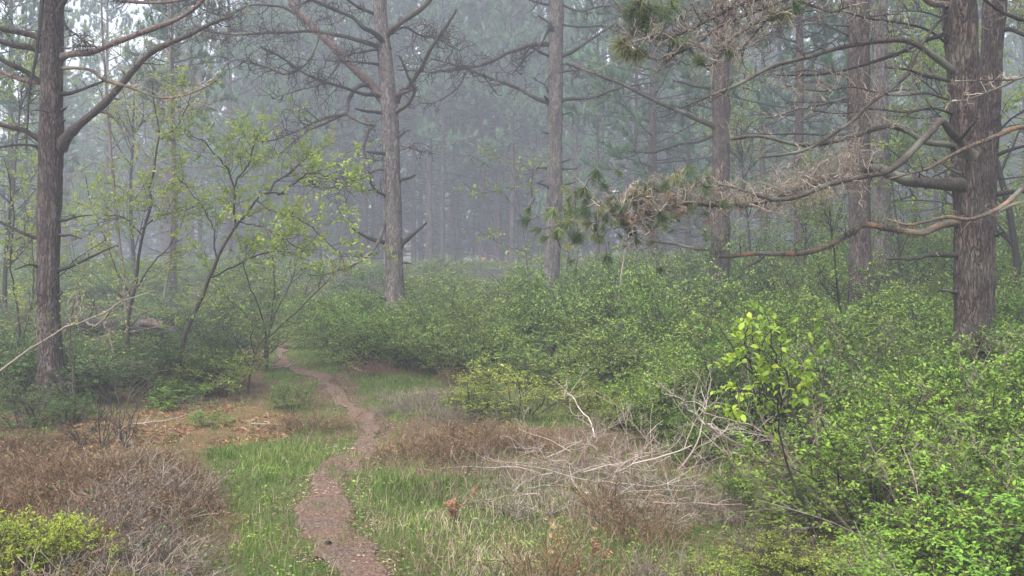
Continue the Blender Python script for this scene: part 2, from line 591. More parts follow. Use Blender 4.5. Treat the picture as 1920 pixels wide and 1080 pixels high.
def path_mat():
    m, t, out = mat_new('path_soil')
    tc = N(t, 'ShaderNodeTexCoord')
    mp = N(t, 'ShaderNodeMapping')
    mp.inputs['Scale'].default_value = (1.0, .55, 1.0)
    t.links.new(tc.outputs['Object'], mp.inputs['Vector'])
    fine = N(t, 'ShaderNodeTexNoise', Scale=55.0, Detail=6.0, Roughness=.8, Distortion=.6)
    big = N(t, 'ShaderNodeTexNoise', Scale=3.5, Detail=4.0)
    t.links.new(mp.outputs[0], fine.inputs['Vector'])
    t.links.new(tc.outputs['Object'], big.inputs['Vector'])
    c1 = ramp(t, fine.outputs['Fac'], [(.3, (.045, .027, .019)), (.5, (.15, .094, .067)), (.68, (.34, .25, .19))])
    c2 = ramp(t, fine.outputs['Fac'], [(.3, (.035, .025, .02)), (.5, (.13, .092, .07)), (.7, (.3, .24, .19))])
    br = ramp(t, big.outputs['Fac'], [(.45, (0, 0, 0)), (.62, (1, 1, 1))])
    mx = N(t, 'ShaderNodeMix', data_type='RGBA')
    t.links.new(br.outputs[0], mx.inputs[0])
    t.links.new(c1.outputs[0], mx.inputs[6])
    t.links.new(c2.outputs[0], mx.inputs[7])
    p = N(t, 'ShaderNodeBsdfPrincipled', Roughness=.95)
    p.inputs['Specular IOR Level'].default_value = .1
    t.links.new(mx.outputs[2], p.inputs['Base Color'])
    bp = N(t, 'ShaderNodeBump', Strength=.9, Distance=.02)
    t.links.new(fine.outputs['Fac'], bp.inputs['Height'])
    t.links.new(bp.outputs[0], p.inputs['Normal'])
    t.links.new(p.outputs[0], out.inputs['Surface'])
    return m

def flat_mat(name, col, rough=.6, metal=0.0):
    m, t, out = mat_new(name)
    tc = N(t, 'ShaderNodeTexCoord')
    n = N(t, 'ShaderNodeTexNoise', Scale=20.0, Detail=4.0)
    t.links.new(tc.outputs['Object'], n.inputs['Vector'])
    r = ramp(t, n.outputs['Fac'], [(.3, tuple(c * .7 for c in col)), (.7, tuple(min(c * 1.2, .9) for c in col))])
    p = N(t, 'ShaderNodeBsdfPrincipled', Roughness=rough, Metallic=metal)
    t.links.new(r.outputs[0], p.inputs['Base Color'])
    t.links.new(p.outputs[0], out.inputs['Surface'])
    return m

# ------------------------------------------------------------------ ground
def axis(lo, hi, near_lo, near_hi, fine, coarse):
    a = list(np.arange(near_lo, near_hi, fine))
    x, s = near_hi, fine
    while x < hi:
        a.append(x); s = min(s * 1.25, coarse); x += s
    a.append(hi)
    x, s = near_lo, fine
    while x > lo:
        s = min(s * 1.25, coarse); x -= s
        a.append(max(x, lo))
    return np.unique(np.round(a, 4))

GX = axis(-118, 118, -7, 8, .1, 6)
GY = axis(-13, 158, 3.5, 22, .1, 6)
POLY_CLEAR = [(90, 858), (110, 800), (190, 778), (300, 764), (480, 760), (540, 768), (570, 800), (540, 826), (400, 838), (340, 866), (220, 862)]
POLY_GRASS_L = [(385, 850), (470, 825), (600, 830), (675, 815), (700, 835), (620, 870), (560, 920), (548, 1000), (640, 1090), (660, 1400), (430, 1400), (450, 1000), (400, 900)]
POLY_GRASS_R = [(700, 872), (760, 885), (900, 905), (1000, 930), (1250, 1000), (1350, 1080), (1400, 1400), (860, 1400), (775, 1090), (700, 1020), (645, 960), (655, 900)]
POLY_FAR_GREEN = [(490, 715), (500, 600), (640, 600), (640, 700), (590, 700), (560, 716)]
POLY_GRASS_F = [(650, 700), (760, 705), (900, 745), (1060, 750), (1110, 800), (1000, 800), (800, 780), (740, 790), (700, 760)]
def ground_masks(x, y, z):
    yy = np.maximum(y, .5)
    px, py = proj(x, yy, z)
    ok = y > 3.2
    red = inpoly(px, py, POLY_CLEAR) & ok
    grn = (inpoly(px, py, POLY_GRASS_L) | inpoly(px, py, POLY_GRASS_R) | inpoly(px, py, POLY_GRASS_F) | inpoly(px, py, POLY_FAR_GREEN)) & ok
    return red.astype(float), grn.astype(float)

gx, gy = np.meshgrid(GX, GY)
gz = HT(gx, gy)
mb = MB()
nx, ny = len(GX), len(GY)
ii = (np.arange(ny - 1)[:, None] * nx + np.arange(nx - 1)[None]).ravel()
mb.raw(np.stack([gx, gy, gz], -1), np.stack([ii, ii + 1, ii + nx + 1, ii + nx], -1))
ground = obj('ground', mb, ground_mat(), smooth=True, kind='structure')
red, grn = ground_masks(gx.ravel(), gy.ravel(), gz.ravel())
far_green = sstep(.35, .7, noise3(gx.ravel() * .3, gy.ravel() * .3, 2.2) * .5 + .5) * .6
grn = np.maximum(grn * .75, far_green)
ca = ground.data.color_attributes.new('mask', 'FLOAT_COLOR', 'POINT')
ca.data.foreach_set('color', np.stack([red * .5, grn, 0 * red, 0 * red + 1], -1).astype(np.float32).ravel())

# the footpath: left and right edges by photo row
PATH = [(1200, 700, 870), (1080, 628, 770), (1040, 592, 725), (1000, 568, 690), (950, 550, 650), (905, 556, 655), (870, 592, 690),
        (845, 640, 712), (815, 668, 728), (790, 655, 712), (760, 622, 680), (735, 600, 652), (712, 585, 628), (698, 545, 600), (685, 512, 552), (665, 506, 540), (645, 518, 545), (620, 538, 562), (600, 552, 574)]
pl = A([gnd(l, y) for y, l, r in PATH])
pr = A([gnd(r, y) for y, l, r in PATH])
pe = spline(np.hstack([pl, pr]), 260)
mb = MB()
K = 13
tt = np.linspace(0, 1, K)
pe[:, [0, 3]] = pe[:, [0, 3]] + np.stack([1, -1])[None] * ((pe[:, 3] - pe[:, 0]) * .5 * np.interp(pe[:, 1], [5.5, 7.5, 9.5, 14], [.24, .27, .38, .42]))[:, None]
jl = .1 * noise3(pe[:, 1] * 2.2, 1.1, 2.2) + .06 * noise3(pe[:, 1] * 11, 4.1, 2.2)
jr = .1 * noise3(pe[:, 1] * 2.2, 7.1, 2.2) + .06 * noise3(pe[:, 1] * 11, 9.1, 2.2)
Lx, Rx = pe[:, 0] + jl, pe[:, 3] + jr
vx = Lx[:, None] * (1 - tt) + Rx[:, None] * tt
vy = pe[:, 1][:, None] * (1 - tt) + pe[:, 4][:, None] * tt
vz = HT(vx, vy) + .022 + .014 * noise3(vx * 9, vy * 9, 3.3) + .012 * noise3(vx * 3.5, vy * 3.5, 6.3) - .012 * np.sin(tt * np.pi)[None] * 0 - (np.abs(tt - .5) > .46)[None] * .02
ii = (np.arange(259)[:, None] * K + np.arange(K - 1)[None]).ravel()
mb.raw(np.stack([vx, vy, vz], -1), np.stack([ii, ii + 1, ii + K + 1, ii + K], -1))
obj('footpath', mb, path_mat(), smooth=True, kind='structure')
PATH_WIDE = [(l - 45 * min(1, (y - 560) / 350), y) for y, l, r in PATH] + [(r + 45 * min(1, (y - 560) / 350), y) for y, l, r in PATH[::-1]]
PATH_CORE = [(l + 16 * min(1, (y - 560) / 350), y) for y, l, r in PATH] + [(r - 16 * min(1, (y - 560) / 350), y) for y, l, r in PATH[::-1]]
PATH_POLY = [(l, y) for y, l, r in PATH] + [(r, y) for y, l, r in PATH[::-1]]

# ------------------------------------------------------------------ haze
hz = MB()
x0, x1, y0, y1, z0, z1 = -119, 119, -14, 159, -1.5, 29
hz.raw([(x, y, z) for z in (z0, z1) for y in (y0, y1) for x in (x0, x1)],
       [[0, 2, 3, 1], [4, 5, 7, 6], [0, 1, 5, 4], [2, 6, 7, 3], [0, 4, 6, 2], [1, 3, 7, 5]])
hm, ht, ho = mat_new('haze')
pv = N(ht, 'ShaderNodeVolumePrincipled')
pv.inputs['Color'].default_value = (.72, .745, .86, 1)
pv.inputs['Density'].default_value = HAZE_DENSITY
pv.inputs['Anisotropy'].default_value = .15
ht.links.new(pv.outputs[0], ho.inputs['Volume'])
obj('haze', hz, hm, kind='stuff')

# ------------------------------------------------------------------ near pines, drawn branch by branch
def trunk_mb(path, rad, sides=40, rough=1.0, seed=0.0):
    """path (n,3) and radius (n): bark plates as real relief"""
    L = np.linalg.norm(np.diff(path, axis=0), axis=1).sum()
    n = int(L / .045)
    q = spline(np.hstack([path, A(rad)[:, None]]), n)
    P, r = q[:, :3], q[:, 3]
    a = np.linspace(0, 2 * np.pi, sides, endpoint=False)
    ca_, sa_ = np.cos(a)[None], np.sin(a)[None]
    zz = P[:, 2][:, None]
    nn = noise3(ca_ * 3.2 + seed, sa_ * 3.2, zz * 2.2) * .05 + noise3(ca_ * 9 + seed, sa_ * 9, zz * 5) * .045 + noise3(ca_ * 22, sa_ * 22 + seed, zz * 14) * .03
    ridge = np.abs(noise3(ca_ * 7 + seed, sa_ * 7, zz * 2.6)) * .07
    rr = r[:, None] * (1 + rough * (nn + ridge - .03)) * (1 + .16 * np.exp(-np.maximum(zz - P[0, 2], 0) * 5) * (.6 + .6 * noise3(ca_ * 1.6 + seed, sa_ * 1.6, .5)))
    V = np.stack([P[:, 0][:, None] + rr * ca_, P[:, 1][:, None] + rr * sa_, zz + 0 * rr], -1)
    m = MB()
    i = (np.arange(n - 1) * sides)[:, None]
    j = np.arange(sides)[None]
    k = (j + 1) % sides
    m.raw(V.reshape(-1, 3), np.stack([i + j, i + k, i + sides + k, i + sides + j], -1).reshape(-1, 4))
    return m

def limb_mb(path, r0, r1, sides=10, knots=True, prof=None):
    n = max(int(np.linalg.norm(np.diff(path, axis=0), axis=1).sum() / .04), 6)
    q = spline(path, n)
    t = np.linspace(0, 1, n)
    wig = np.stack([noise3(t * n * .09, c, r0 * 99) for c in (1.3, 4.7, 8.1)], -1) * min(r0, .03) * 1.3
    wig *= np.minimum(t * 6, 1)[:, None]
    q = q + wig
    r = r0 * (1 - t) + r1 * t if prof is None else np.interp(t, np.linspace(0, 1, len(prof)), prof)
    r = r * (1 + .16 * noise3(t * n * .25, 2.2, r0 * 50) + .1 * noise3(t * n * .7, 3.2, r0 * 50))
    r = r * (1 + .55 * np.exp(-t * n * .04 / max(r0, .01) * .7))          # collar at the trunk
    r[-1] *= .45
    m = MB()
    m.tubes(q, 0, 0, sides, prof=r)
    return m, q, r

def twigs_on(mb, q, k, Lt=.5, r=.006, lift=.3, curl=1.3, t0=.2, levels=2, mat=1, sides=3, hook=.0, flat=.3, sub=3):
    """dead curly twigs along a limb; returns the tips and their directions"""
    P = q[None]
    s, tn, t, _ = along(P, k, t0, 1.0)
    d = side(tn, 1.0, .55, .25, flat)
    ln = Lt * rng.uniform(.25, 1.1, k) * (1.1 - .4 * t)
    g = grow(s, d, ln, 8, curl, .17, lift)
    rd = r * rng.uniform(.6, 1.3, k)
    mb.tubes(g, rd, rd * .35, sides + 1, mat, rng.uniform(size=k))
    tips = [(g[:, -1], nrm(g[:, -1] - g[:, -2]))]
    cur, crd = g, rd
    for lv in range(levels - 1):
        s, tn, t, par = along(cur, sub, .25, 1.0)
        d = side(tn, 1.0, .6, .2, flat)
        base = np.linalg.norm(cur[par, -1] - cur[par, 0], axis=1)
        ln = np.maximum(base * rng.uniform(.25, .7, len(s)), .04)
        g2 = grow(s, d, ln, 5, curl * 1.1, .16, lift)
        rd2 = crd[par] * .72
        mb.tubes(g2, rd2, rd2 * .45, sides, mat, rng.uniform(size=len(s)))
        tips.append((g2[:, -1], nrm(g2[:, -1] - g2[:, -2])))
        cur, crd = g2, rd2
    return np.concatenate([a for a, b in tips]), np.concatenate([b for a, b in tips])

def crown_mb(base, zlo, zhi, rad, n_b, tw=M['twig'], k_need=34, nl=.16, nw=.006):
    """living top of a near pine, mostly above the picture"""
    wood, need = MB(), MB()
    zz = rng.uniform(zlo, zhi, n_b)
    f = (zz - zlo) / (zhi - zlo)
    an = rng.uniform(0, 2 * np.pi, n_b)
    d = np.stack([np.cos(an), np.sin(an), .15 + .4 * f], -1)
    s = np.stack([base[0] + 0 * zz, base[1] + 0 * zz, zz], -1)
    g = grow(s, d, rad * (1 - .65 * f) * rng.uniform(.7, 1.1, n_b), 8, .5, .1, .3)
    wood.tubes(g, .035 * (1 - .6 * f), .01, 5)
    s, tn, t, par = along(g, 9, .3, 1.0)
    g2 = grow(s, side(tn, 1, .8, .2, .5), rng.uniform(.3, .8, len(s)), 5, .6, .1, .5)
    wood.tubes(g2, .009, .004, 3)
    s, tn, t, par = along(g2, 4, .45, 1.0)
    tips = s
    need.tuft(tips, side(tn, .5, 1, .4), k_need, nl, nw, .8)
    return wood, need

LF = .72
def pine(label, d, axis_px, width_px, branches, top_z, bark, group='tall pines around the clearing', sides=40, crown=True, crown_r=2.6, foot_d=None, rough=1.0, tufts=None):
    """axis_px: [(px, row)...] from the top of the picture to the foot; width_px the widths there"""
    pts = [pt(x, y, d) for x, y in axis_px]
    rad = [wd / FPX * d / 2 for wd in width_px]
    foot = pts[-1].copy()
    gzv = float(HT(foot[0], d))
    base = A([foot[0], d, gzv])
    lo = [base + A([0, 0, -.15]), base + A([0, 0, .12])]
    rl = [rad[-1] * 1.5, rad[-1] * 1.25]
    if pts[-1][2] > gzv + .6:
        lo.append(base * .4 + pts[-1] * .6); rl.append(rad[-1] * 1.08)
    else:
        pts, rad = pts[:-1], rad[:-1]
    topdir = (pts[0] - pts[1]); topdir = topdir / topdir[2]
    pts, rad = pts[::-1], rad[::-1]
    up = [pts[-1] + topdir * .5 * (top_z - pts[-1][2]) * .6, A([pts[-1][0] + .1, d, top_z])]
    path = A(lo + pts + up)
    rr = rl + rad + [rad[-1] * .62, .03]
    t = thing('pine_tree', label, 'tree', base, group)
    tm = trunk_mb(path, rr, sides, rough, seed=d * 3.3 + axis_px[0][0])
    obj('trunk', tm, bark, t, smooth=True)
    allneed, alldead = MB(), MB()
    for b in branches:
        bp, r0, r1 = b['p'], b['r'][0], b['r'][1]
        e = b.get('e', -.3)
        n = len(bp)
        P3 = A([pt(x, y, d + b.get('d0', -.0) + (b['dd'][i] if 'dd' in b else e * i / (n - 1))) for i, (x, y) in enumerate(bp)])
        dm = d
        wm = b.get('m', 'limb')
        lm, q, r = limb_mb(P3, LF * r0 / FPX * dm, LF * r1 / FPX * dm, 12 if r0 > 5 else 8, prof=None if 'prof' not in b else [LF * z / FPX * dm for z in b['prof']])
        nst = int(np.linalg.norm(np.diff(q, axis=0), axis=1).sum() / .22)
        if nst:
            s_, tn_, t_, _ = along(q[None], nst, .08, .97)
            rs_ = np.interp(t_, np.linspace(0, 1, len(r)), r)
            gs_ = grow(s_, side(tn_, 1, .4, .2), rs_ + rng.uniform(.02, .1, nst) * (d / 12), 4, .5, .12, 0)
            lm.tubes(gs_, rs_ * .28, rs_ * .12, 5, 0)
        k = int(b.get('k', 6) * (1.6 if b.get('k', 6) < 60 else 1))
        tp = None
        if k:
            tp = twigs_on(lm, q, k, b.get('L', .4), b.get('tr', max(.0038, .00048 * d)), b.get('lift', .35), b.get('curl', 1.4), b.get('t0', .25), b.get('lv', 2), 1, 3, sub=b.get('sub', 3), flat=b.get('flat', .3))
        bo = obj('branch', lm, [M[wm], M[b.get('tm', 'twig_dark' if d > 11 else 'twig')]], t, smooth=True)
        if b.get('label'): bo['label'] = b['label']
        if b.get('needles') and tp is not None:
            pr_, k_, nl_, nw_ = b['needles']
            sel = rng.uniform(size=len(tp[0])) < pr_
            if b.get('nx'):
                ppx, _ = proj(tp[0][:, 0], tp[0][:, 1], tp[0][:, 2])
                sel &= (ppx > b['nx'][0]) & (ppx < b['nx'][1])
            ti, di = tp[0][sel], tp[1][sel]
            di = nrm(di + A([0, 0, .9]))
            deadsel = rng.uniform(size=len(ti)) < b.get('dead', .1)
            if (~deadsel).any(): allneed.tuft(ti[~deadsel], di[~deadsel], k_, nl_, nw_, .75)
            if deadsel.any(): alldead.tuft(ti[deadsel], nrm(di[deadsel] - A([0, 0, .9])), int(k_ * .7), nl_ * .8, nw_, .9)
    if tufts:
        for (x, y, dd, ux, uy, kk, nl_) in tufts:
            p0 = pt(x, y, d + dd)
            dr = nrm(A([ux, rng.uniform(-.4, .1), -uy]))
            tw = grow(p0[None] - dr[None] * .1, dr[None], A([.11]), 4, .2, .02, 0)
            allneed.tubes(tw, .0042, .003, 4, 1)
            allneed.tuft(p0[None] + dr * .02, dr[None], int(kk * 1.8), nl_ * .95, .0058, .95, rnd=A([rng.uniform(.1, .9)]), back=.05)
            bud = grow(p0[None] + dr[None] * .01, dr[None], A([.035]), 3, 0, 0, 0)
            allneed.tubes(bud, .006, .003, 5, 2)
    if allneed.n:
        obj('needles', allneed, [M['needle'], M['twig'], M['leaf_orange']], t, kind='stuff')
    if alldead.n:
        obj('dead_needles', alldead, M['needle_dead'], t, kind='stuff')
    if crown:
        wd, nd = crown_mb(base + A([0, 0, 0]), max(pts[-1][2] + 1.3, 6.2), top_z, crown_r, 34)
        obj('crown_limbs', wd, M['limb'], t, kind='stuff')
        obj('crown_needles', nd, M['needle'], t, kind='stuff')
    return t

B = lambda p, r, **k: dict(p=p, r=r, **k)

# the left pine
pine('large pine at the left with a forked limb rising over the saplings', 11.5,
     [(97, -20), (97, 100), (97, 200), (96, 270), (92, 400), (90, 540), (94, 650), (98, 775)], [40, 41, 40, 45, 42, 40, 43, 50],
     [
      B([(112, 108), (160, 95), (200, 85), (250, 68), (320, 41), (378, 0), (410, -30)], (8.5, 5), m='limb_red', k=5, e=-.6, L=.3),
      B([(112, 275), (128, 258), (150, 235), (182, 205), (212, 172), (250, 135), (285, 100), (320, 82), (360, 68), (400, 47), (435, 30)], (13, 3), k=7, L=.45, e=-.5, prof=[14, 12, 10.5, 9.5, 8.5, 7.5, 7, 6, 5, 3]),
      B([(112, 128), (140, 127), (170, 134), (195, 152), (225, 160), (265, 170), (300, 182), (340, 178), (375, 165), (402, 147)], (5, 2), m='limb_orange', k=12, L=.25, e=-.7, tm='twig_pale'),
      B([(115, 176), (150, 168), (175, 160), (197, 152)], (5, 3), m='limb_dark', k=2, L=.15),
      B([(185, 206), (205, 215), (222, 236)], (4, 2), k=3, L=.1, d0=-.15),
      B([(84, 75), (40, 58), (0, 47), (-60, 36)], (8, 6), k=9, L=.5, sub=4, lv=3),
      B([(95, 103), (60, 88), (30, 80), (0, 72), (-60, 66)], (8, 6), k=10, L=.4, sub=4),
      B([(98, 165), (70, 145), (40, 125), (15, 115), (-50, 95)], (7, 5), m='limb_dark', k=8, L=.4),
      B([(90, 155), (50, 150), (22, 141), (0, 136), (-50, 126)], (6, 5), m='limb_red', k=5, L=.35, e=.3),
      B([(80, 264), (55, 245), (30, 236), (0, 228), (-50, 215)], (7, 5), k=5, L=.3),
      B([(76, 284), (62, 272), (30, 272), (0, 278), (-40, 285)], (3.5, 3), m='limb_dark', k=3, L=.2),
      B([(99, 232), (92, 214), (75, 207), (54, 210)], (4, 1.2), m='limb_dark', k=0, e=-.3),
      B([(92, -40), (76, 10), (71, 60), (66, 110), (57, 170), (50, 230), (46, 285)], (6, 1.6), m='limb_dark', k=22, L=.25, e=-.4, d0=-.2, curl=1.6),
      B([(112, 413), (140, 408), (172, 405)], (3.5, 1.4), m='limb_dark', k=2, L=.12),
      B([(108, 440), (130, 441), (152, 450)], (4, 2), m='limb_dark', k=1, L=.1),
      B([(108, 506), (150, 491), (180, 478), (222, 462)], (5, 1.6), m='limb_dark', k=4, L=.18),
      B([(80, 506), (55, 495), (25, 507)], (5, 1.6), m='limb_dark', k=3, L=.2),
      B([(76, 447), (40, 436), (0, 418), (-40, 405)], (5, 3), k=4, L=.25),
      B([(116, 28), (122, 50), (140, 65), (160, 85), (164, 92)], (2.5, 1.2), m='limb_dark', k=12, L=.3, lift=.1),
      B([(116, 90), (150, 88), (176, 88)], (2.5, 1.2), k=9, L=.25),
      B([(106, 30), (116, 10), (124, -15), (130, -50)], (7, 6), k=3, L=.3),
      B([(115, 548), (100, 555), (60, 552)], (3, 1.5), m='limb_dark', k=2, L=.15),
      B([(112, 205), (123, 203)], (4, 2), m='limb_dark', k=0),
      B([(112, 228), (122, 226)], (3, 1.6), m='limb_dark', k=0),
      B([(250, -10), (232, 3), (210, 2)], (4, 2), m='limb_red', k=6, L=.3, d0=.4),
      B([(110, -60), (180, -30), (230, 0), (270, 6), (330, 2), (380, -15)], (5, 3.5), m='limb_red', k=8, L=.3, e=.2),
     ], 11.0, M['pine_bark'])

# the pine left of the middle
pine('grey pine left of the middle with a thick reddish limb slanting up to the left', 19.0,
     [(711, -20), (713, 30), (722, 110), (727, 170), (732, 250), (735, 350), (738, 450), (740, 540), (744, 620)], [24, 25, 28, 31, 32, 33, 35, 36, 40],
     [
      B([(722, 190), (706, 172), (690, 155), (650, 115), (620, 85), (585, 50), (555, 15), (535, -20)], (12, 8), m='limb_red', k=5, L=.6, e=.5),
      B([(722, 184), (700, 177), (670, 170), (620, 157), (575, 140), (530, 110), (490, 90)], (5, 2), m='limb_dark', k=24, L=.6, e=-.8),
      B([(718, 92), (700, 84), (680, 75), (640, 66), (580, 58), (520, 60), (460, 65), (400, 62), (365, 48)], (6, 2.2), k=34, L=.9, sub=5, e=-1.2, lv=3, tr=.007),
      B([(728, 95), (715, 72), (700, 58), (680, 50), (655, 28), (620, 12), (570, -8)], (7, 4), m='limb_dark', k=16, L=.7, e=-.8),
      B([(722, 68), (735, 58), (750, 45), (775, 25), (805, 0), (830, -25)], (8, 6), k=6, L=.5, e=-.4),
      B([(742, 190), (755, 172), (770, 158), (790, 122), (808, 88), (835, 50), (856, 18)], (7, 3), m='limb_dark', k=13, L=.5, e=-.6),
      B([(738, 215), (755, 202), (772, 185), (778, 165), (765, 142), (748, 103)], (6, 2.5), k=8, L=.4, e=-.9),
      B([(738, 187), (755, 174), (785, 160)], (6, 3), k=4, L=.4, e=-.3),
      B([(724, 216), (700, 208), (666, 201)], (5, 2.5), m='limb_dark', k=1, L=.15),
      B([(690, 158), (668, 165), (656, 185), (650, 210), (610, 222), (560, 242), (520, 262), (490, 268)], (5.5, 1.5), k=18, L=.8, e=-.9, curl=1.6),
      B([(650, 212), (665, 222), (685, 229), (702, 233), (690, 248), (682, 275), (690, 295), (720, 300)], (4, 2), k=14, L=.5, e=-.3, d0=-.4),
      B([(650, 212), (620, 225), (580, 245), (555, 262), (530, 285), (500, 300)], (3.5, 1.3), k=12, L=.7, e=-.4, d0=-.4),
      B([(732, 300), (722, 290), (705, 284), (688, 281)], (6, 2), m='limb_dark', k=3, L=.2),
      B([(724, 316), (700, 318), (680, 330), (650, 342), (620, 352), (590, 345), (560, 350)], (4.5, 1.3), k=24, L=.7, e=-.9, curl=1.9, sub=4),
      B([(730, 382), (722, 365), (705, 355), (692, 338), (690, 322)], (4.5, 2), m='limb_dark', k=8, L=.35, e=-.5),
      B([(744, 342), (765, 333), (781, 324)], (5, 2), m='limb_dark', k=2, L=.12),
      B([(748, 468), (768, 445), (784, 430), (799, 416)], (7, 2.8), m='limb_dark', k=2, L=.12),
      B([(730, 460), (702, 448), (678, 436), (660, 427)], (6, 2), m='limb_dark', k=4, L=.25),
      B([(727, 405), (718, 430), (708, 455), (692, 478), (665, 496), (635, 506), (600, 516), (575, 517)], (5, 1.7), k=4, L=.35, tm='twig_pale', e=-1.0),
      B([(744, 268), (775, 280), (800, 288), (818, 288)], (2.5, 1.2), k=10, L=.45, lift=-.2),
      B([(740, 262), (760, 245), (768, 244)], (3.5, 1.5), m='limb_dark', k=2, L=.25),
      B([(715, 95), (702, 91), (675, 95), (650, 105), (625, 117)], (4, 2), k=16, L=.6, e=-.7),
      B([(720, 124), (700, 117), (670, 114), (640, 117), (622, 117)], (4, 1.5), m='limb_dark', k=8, L=.5, e=-.5),
      B([(710, 32), (690, 20), (665, 5), (640, -10)], (5, 3), m='limb_dark', k=8, L=.6),
      B([(748, 494), (760, 490), (772, 492)], (4, 2), m='limb_dark', k=0),
      B([(734, 62), (760, 48), (790, 68), (830, 78), (865, 95)], (4, 1.5), m='limb_dark', k=26, L=.7, sub=4, e=.6),
      B([(555, 25), (520, 8), (470, 12), (430, 25), (390, 22), (350, 0)], (4, 1.5), k=26, L=.9, e=-.2, d0=-.3, needles=(.06, 20, .14, .008), lv=3),
      B([(600, 60), (590, 90), (575, 120), (540, 140), (500, 125), (450, 110), (420, 118)], (3, 1.2), k=26, L=.8, e=-.5, d0=-.2, needles=(.07, 20, .14, .008)),
      B([(640, 110), (620, 140), (600, 160), (560, 170), (510, 185)], (3, 1.2), k=16, L=.7, e=-.5, needles=(.06, 20, .14, .008)),
      B([(732, 560), (710, 556), (695, 558)], (4, 2.2), m='limb_dark', k=0),
     ], 13.5, M['pine_bark_grey'], sides=36)

# the middle pine
pine('straight grey pine in the middle with a long pale limb reaching left', 23.0,
     [(1043, -20), (1042, 80), (1041, 200), (1040, 320), (1038, 420), (1034, 520), (1034, 560)], [28, 28, 28, 29, 29, 30, 32],
     [
      B([(1040, 84), (1005, 83), (980, 87), (960, 95), (935, 110), (910, 120), (875, 130), (830, 134), (790, 133), (740, 130)], (6.5, 1.8), k=26, L=.8, e=-1.0, curl=1.7),
      B([(1038, 197), (1010, 185), (985, 172), (960, 160), (920, 145), (880, 132), (840, 118), (808, 108)], (6, 1.8), k=22, L=.8, e=-.9),
      B([(1044, 80), (1040, 62), (1030, 42), (1006, 27)], (6, 1.8), m='limb_dark', k=5, L=.3),
      B([(1036, 110), (1015, 97), (995, 88), (975, 122), (960, 140)], (4, 1.5), m='limb_dark', k=10, L=.6),
      B([(872, 138), (862, 158), (842, 178), (815, 193), (790, 194), (770, 203)], (2.6, 1.2), k=10, L=.5, d0=-.7),
      B([(905, 140), (918, 160), (932, 178), (942, 180)], (2.4, 1.2), m='limb_dark', k=3, L=.3, d0=-.6),
      B([(1030, 55), (1010, 85), (985, 110), (965, 135)], (3.2, 1.4), m='limb_dark', k=12, L=.5, d0=-.1),
      B([(1048, 110), (1070, 98), (1110, 72), (1158, 40)], (5, 2.2), m='limb_dark', k=5, L=.3),
      B([(1050, 46), (1100, 50), (1150, 50), (1190, 45)], (3, 1.4), m='limb_dark', k=5, L=.3),
      B([(1048, 190), (1080, 183), (1110, 182), (1145, 170), (1180, 160), (1235, 154)], (5, 1.6), m='limb_dark', k=12, L=.45, e=-.6),
      B([(1048, 137), (1070, 130), (1090, 128), (1105, 130)], (4, 2.2), k=6, L=.3),
      B([(1048, 120), (1065, 120), (1085, 132), (1075, 150)], (3, 1.5), m='limb_dark', k=5, L=.3),
      B([(1030, 316), (1008, 313), (998, 325), (994, 350), (997, 372)], (3.2, 1.4), m='limb_dark', k=3, L=.3),
      B([(1040, 362), (1030, 350), (1015, 343), (1000, 341)], (3.5, 1.6), m='limb_dark', k=2, L=.2),
      B([(1050, 315), (1065, 316), (1083, 314)], (3, 1.6), m='limb_dark', k=0),
      B([(1050, 304), (1070, 297)], (3, 1.5), m='limb_dark', k=0),
      B([(1048, 358), (1058, 346), (1080, 338)], (4, 1.4), m='limb_dark', k=3, L=.25),
      B([(1030, 195), (1022, 178)], (5, 2.5), m='limb_dark', k=0),
      B([(1030, 178), (1020, 160), (1000, 150)], (2.5, 1.2), m='limb_dark', k=4, L=.4),
      B([(1050, 8), (1090, 18), (1140, 12), (1180, 4)], (3.5, 1.5), m='limb_dark', k=12, L=.4),
      B([(1054, 215), (1072, 212), (1073, 245)], (2, 1.2), m='limb_dark', k=0),
      B([(1030, 250), (1015, 248)], (2.4, 1.2), m='limb_dark', k=0),
      B([(1034, 10), (1000, 0), (950, -15)], (3.5, 2), m='limb', k=16, L=.6),
     ], 14.5, M['pine_bark_grey'], sides=30)

# the pine right of the middle
pine('reddish grey pine right of the middle behind the hanging needled bough', 19.0,
     [(1352, -20), (1352, 90), (1352, 200), (1352, 320), (1351, 430), (1349, 520), (1346, 610)], [28, 29, 32, 33, 35, 38, 42],
     [
      B([(1348, 243), (1325, 230), (1290, 214), (1260, 202), (1220, 185), (1170, 160), (1130, 145), (1090, 128), (1060, 116)], (7.5, 2.5), k=9, L=.4, e=-.9),
      B([(1345, 252), (1310, 262), (1270, 273), (1225, 285), (1176, 284)], (4.5, 1.8), m='limb_dark', k=8, L=.3, e=-.5),
      B([(1345, 165), (1310, 160), (1258, 155)], (4, 2), m='limb_dark', k=4, L=.15),
      B([(1342, 471), (1305, 463), (1255, 456), (1206, 450)], (5, 3.2), k=3, L=.2),
      B([(1350, 105), (1320, 88), (1280, 70), (1240, 58), (1205, 38)], (8, 6), m='limb_red', k=5, L=.4),
      B([(1362, 100), (1395, 88), (1430, 70), (1470, 55)], (4, 2), k=9, L=.4),
      B([(1342, 205), (1310, 198), (1285, 203)], (2.5, 1.2), k=5, L=.4),
      B([(1362, 535), (1380, 530)], (4, 2), m='limb_dark', k=0),
     ], 13.0, M['pine_bark'], sides=32)

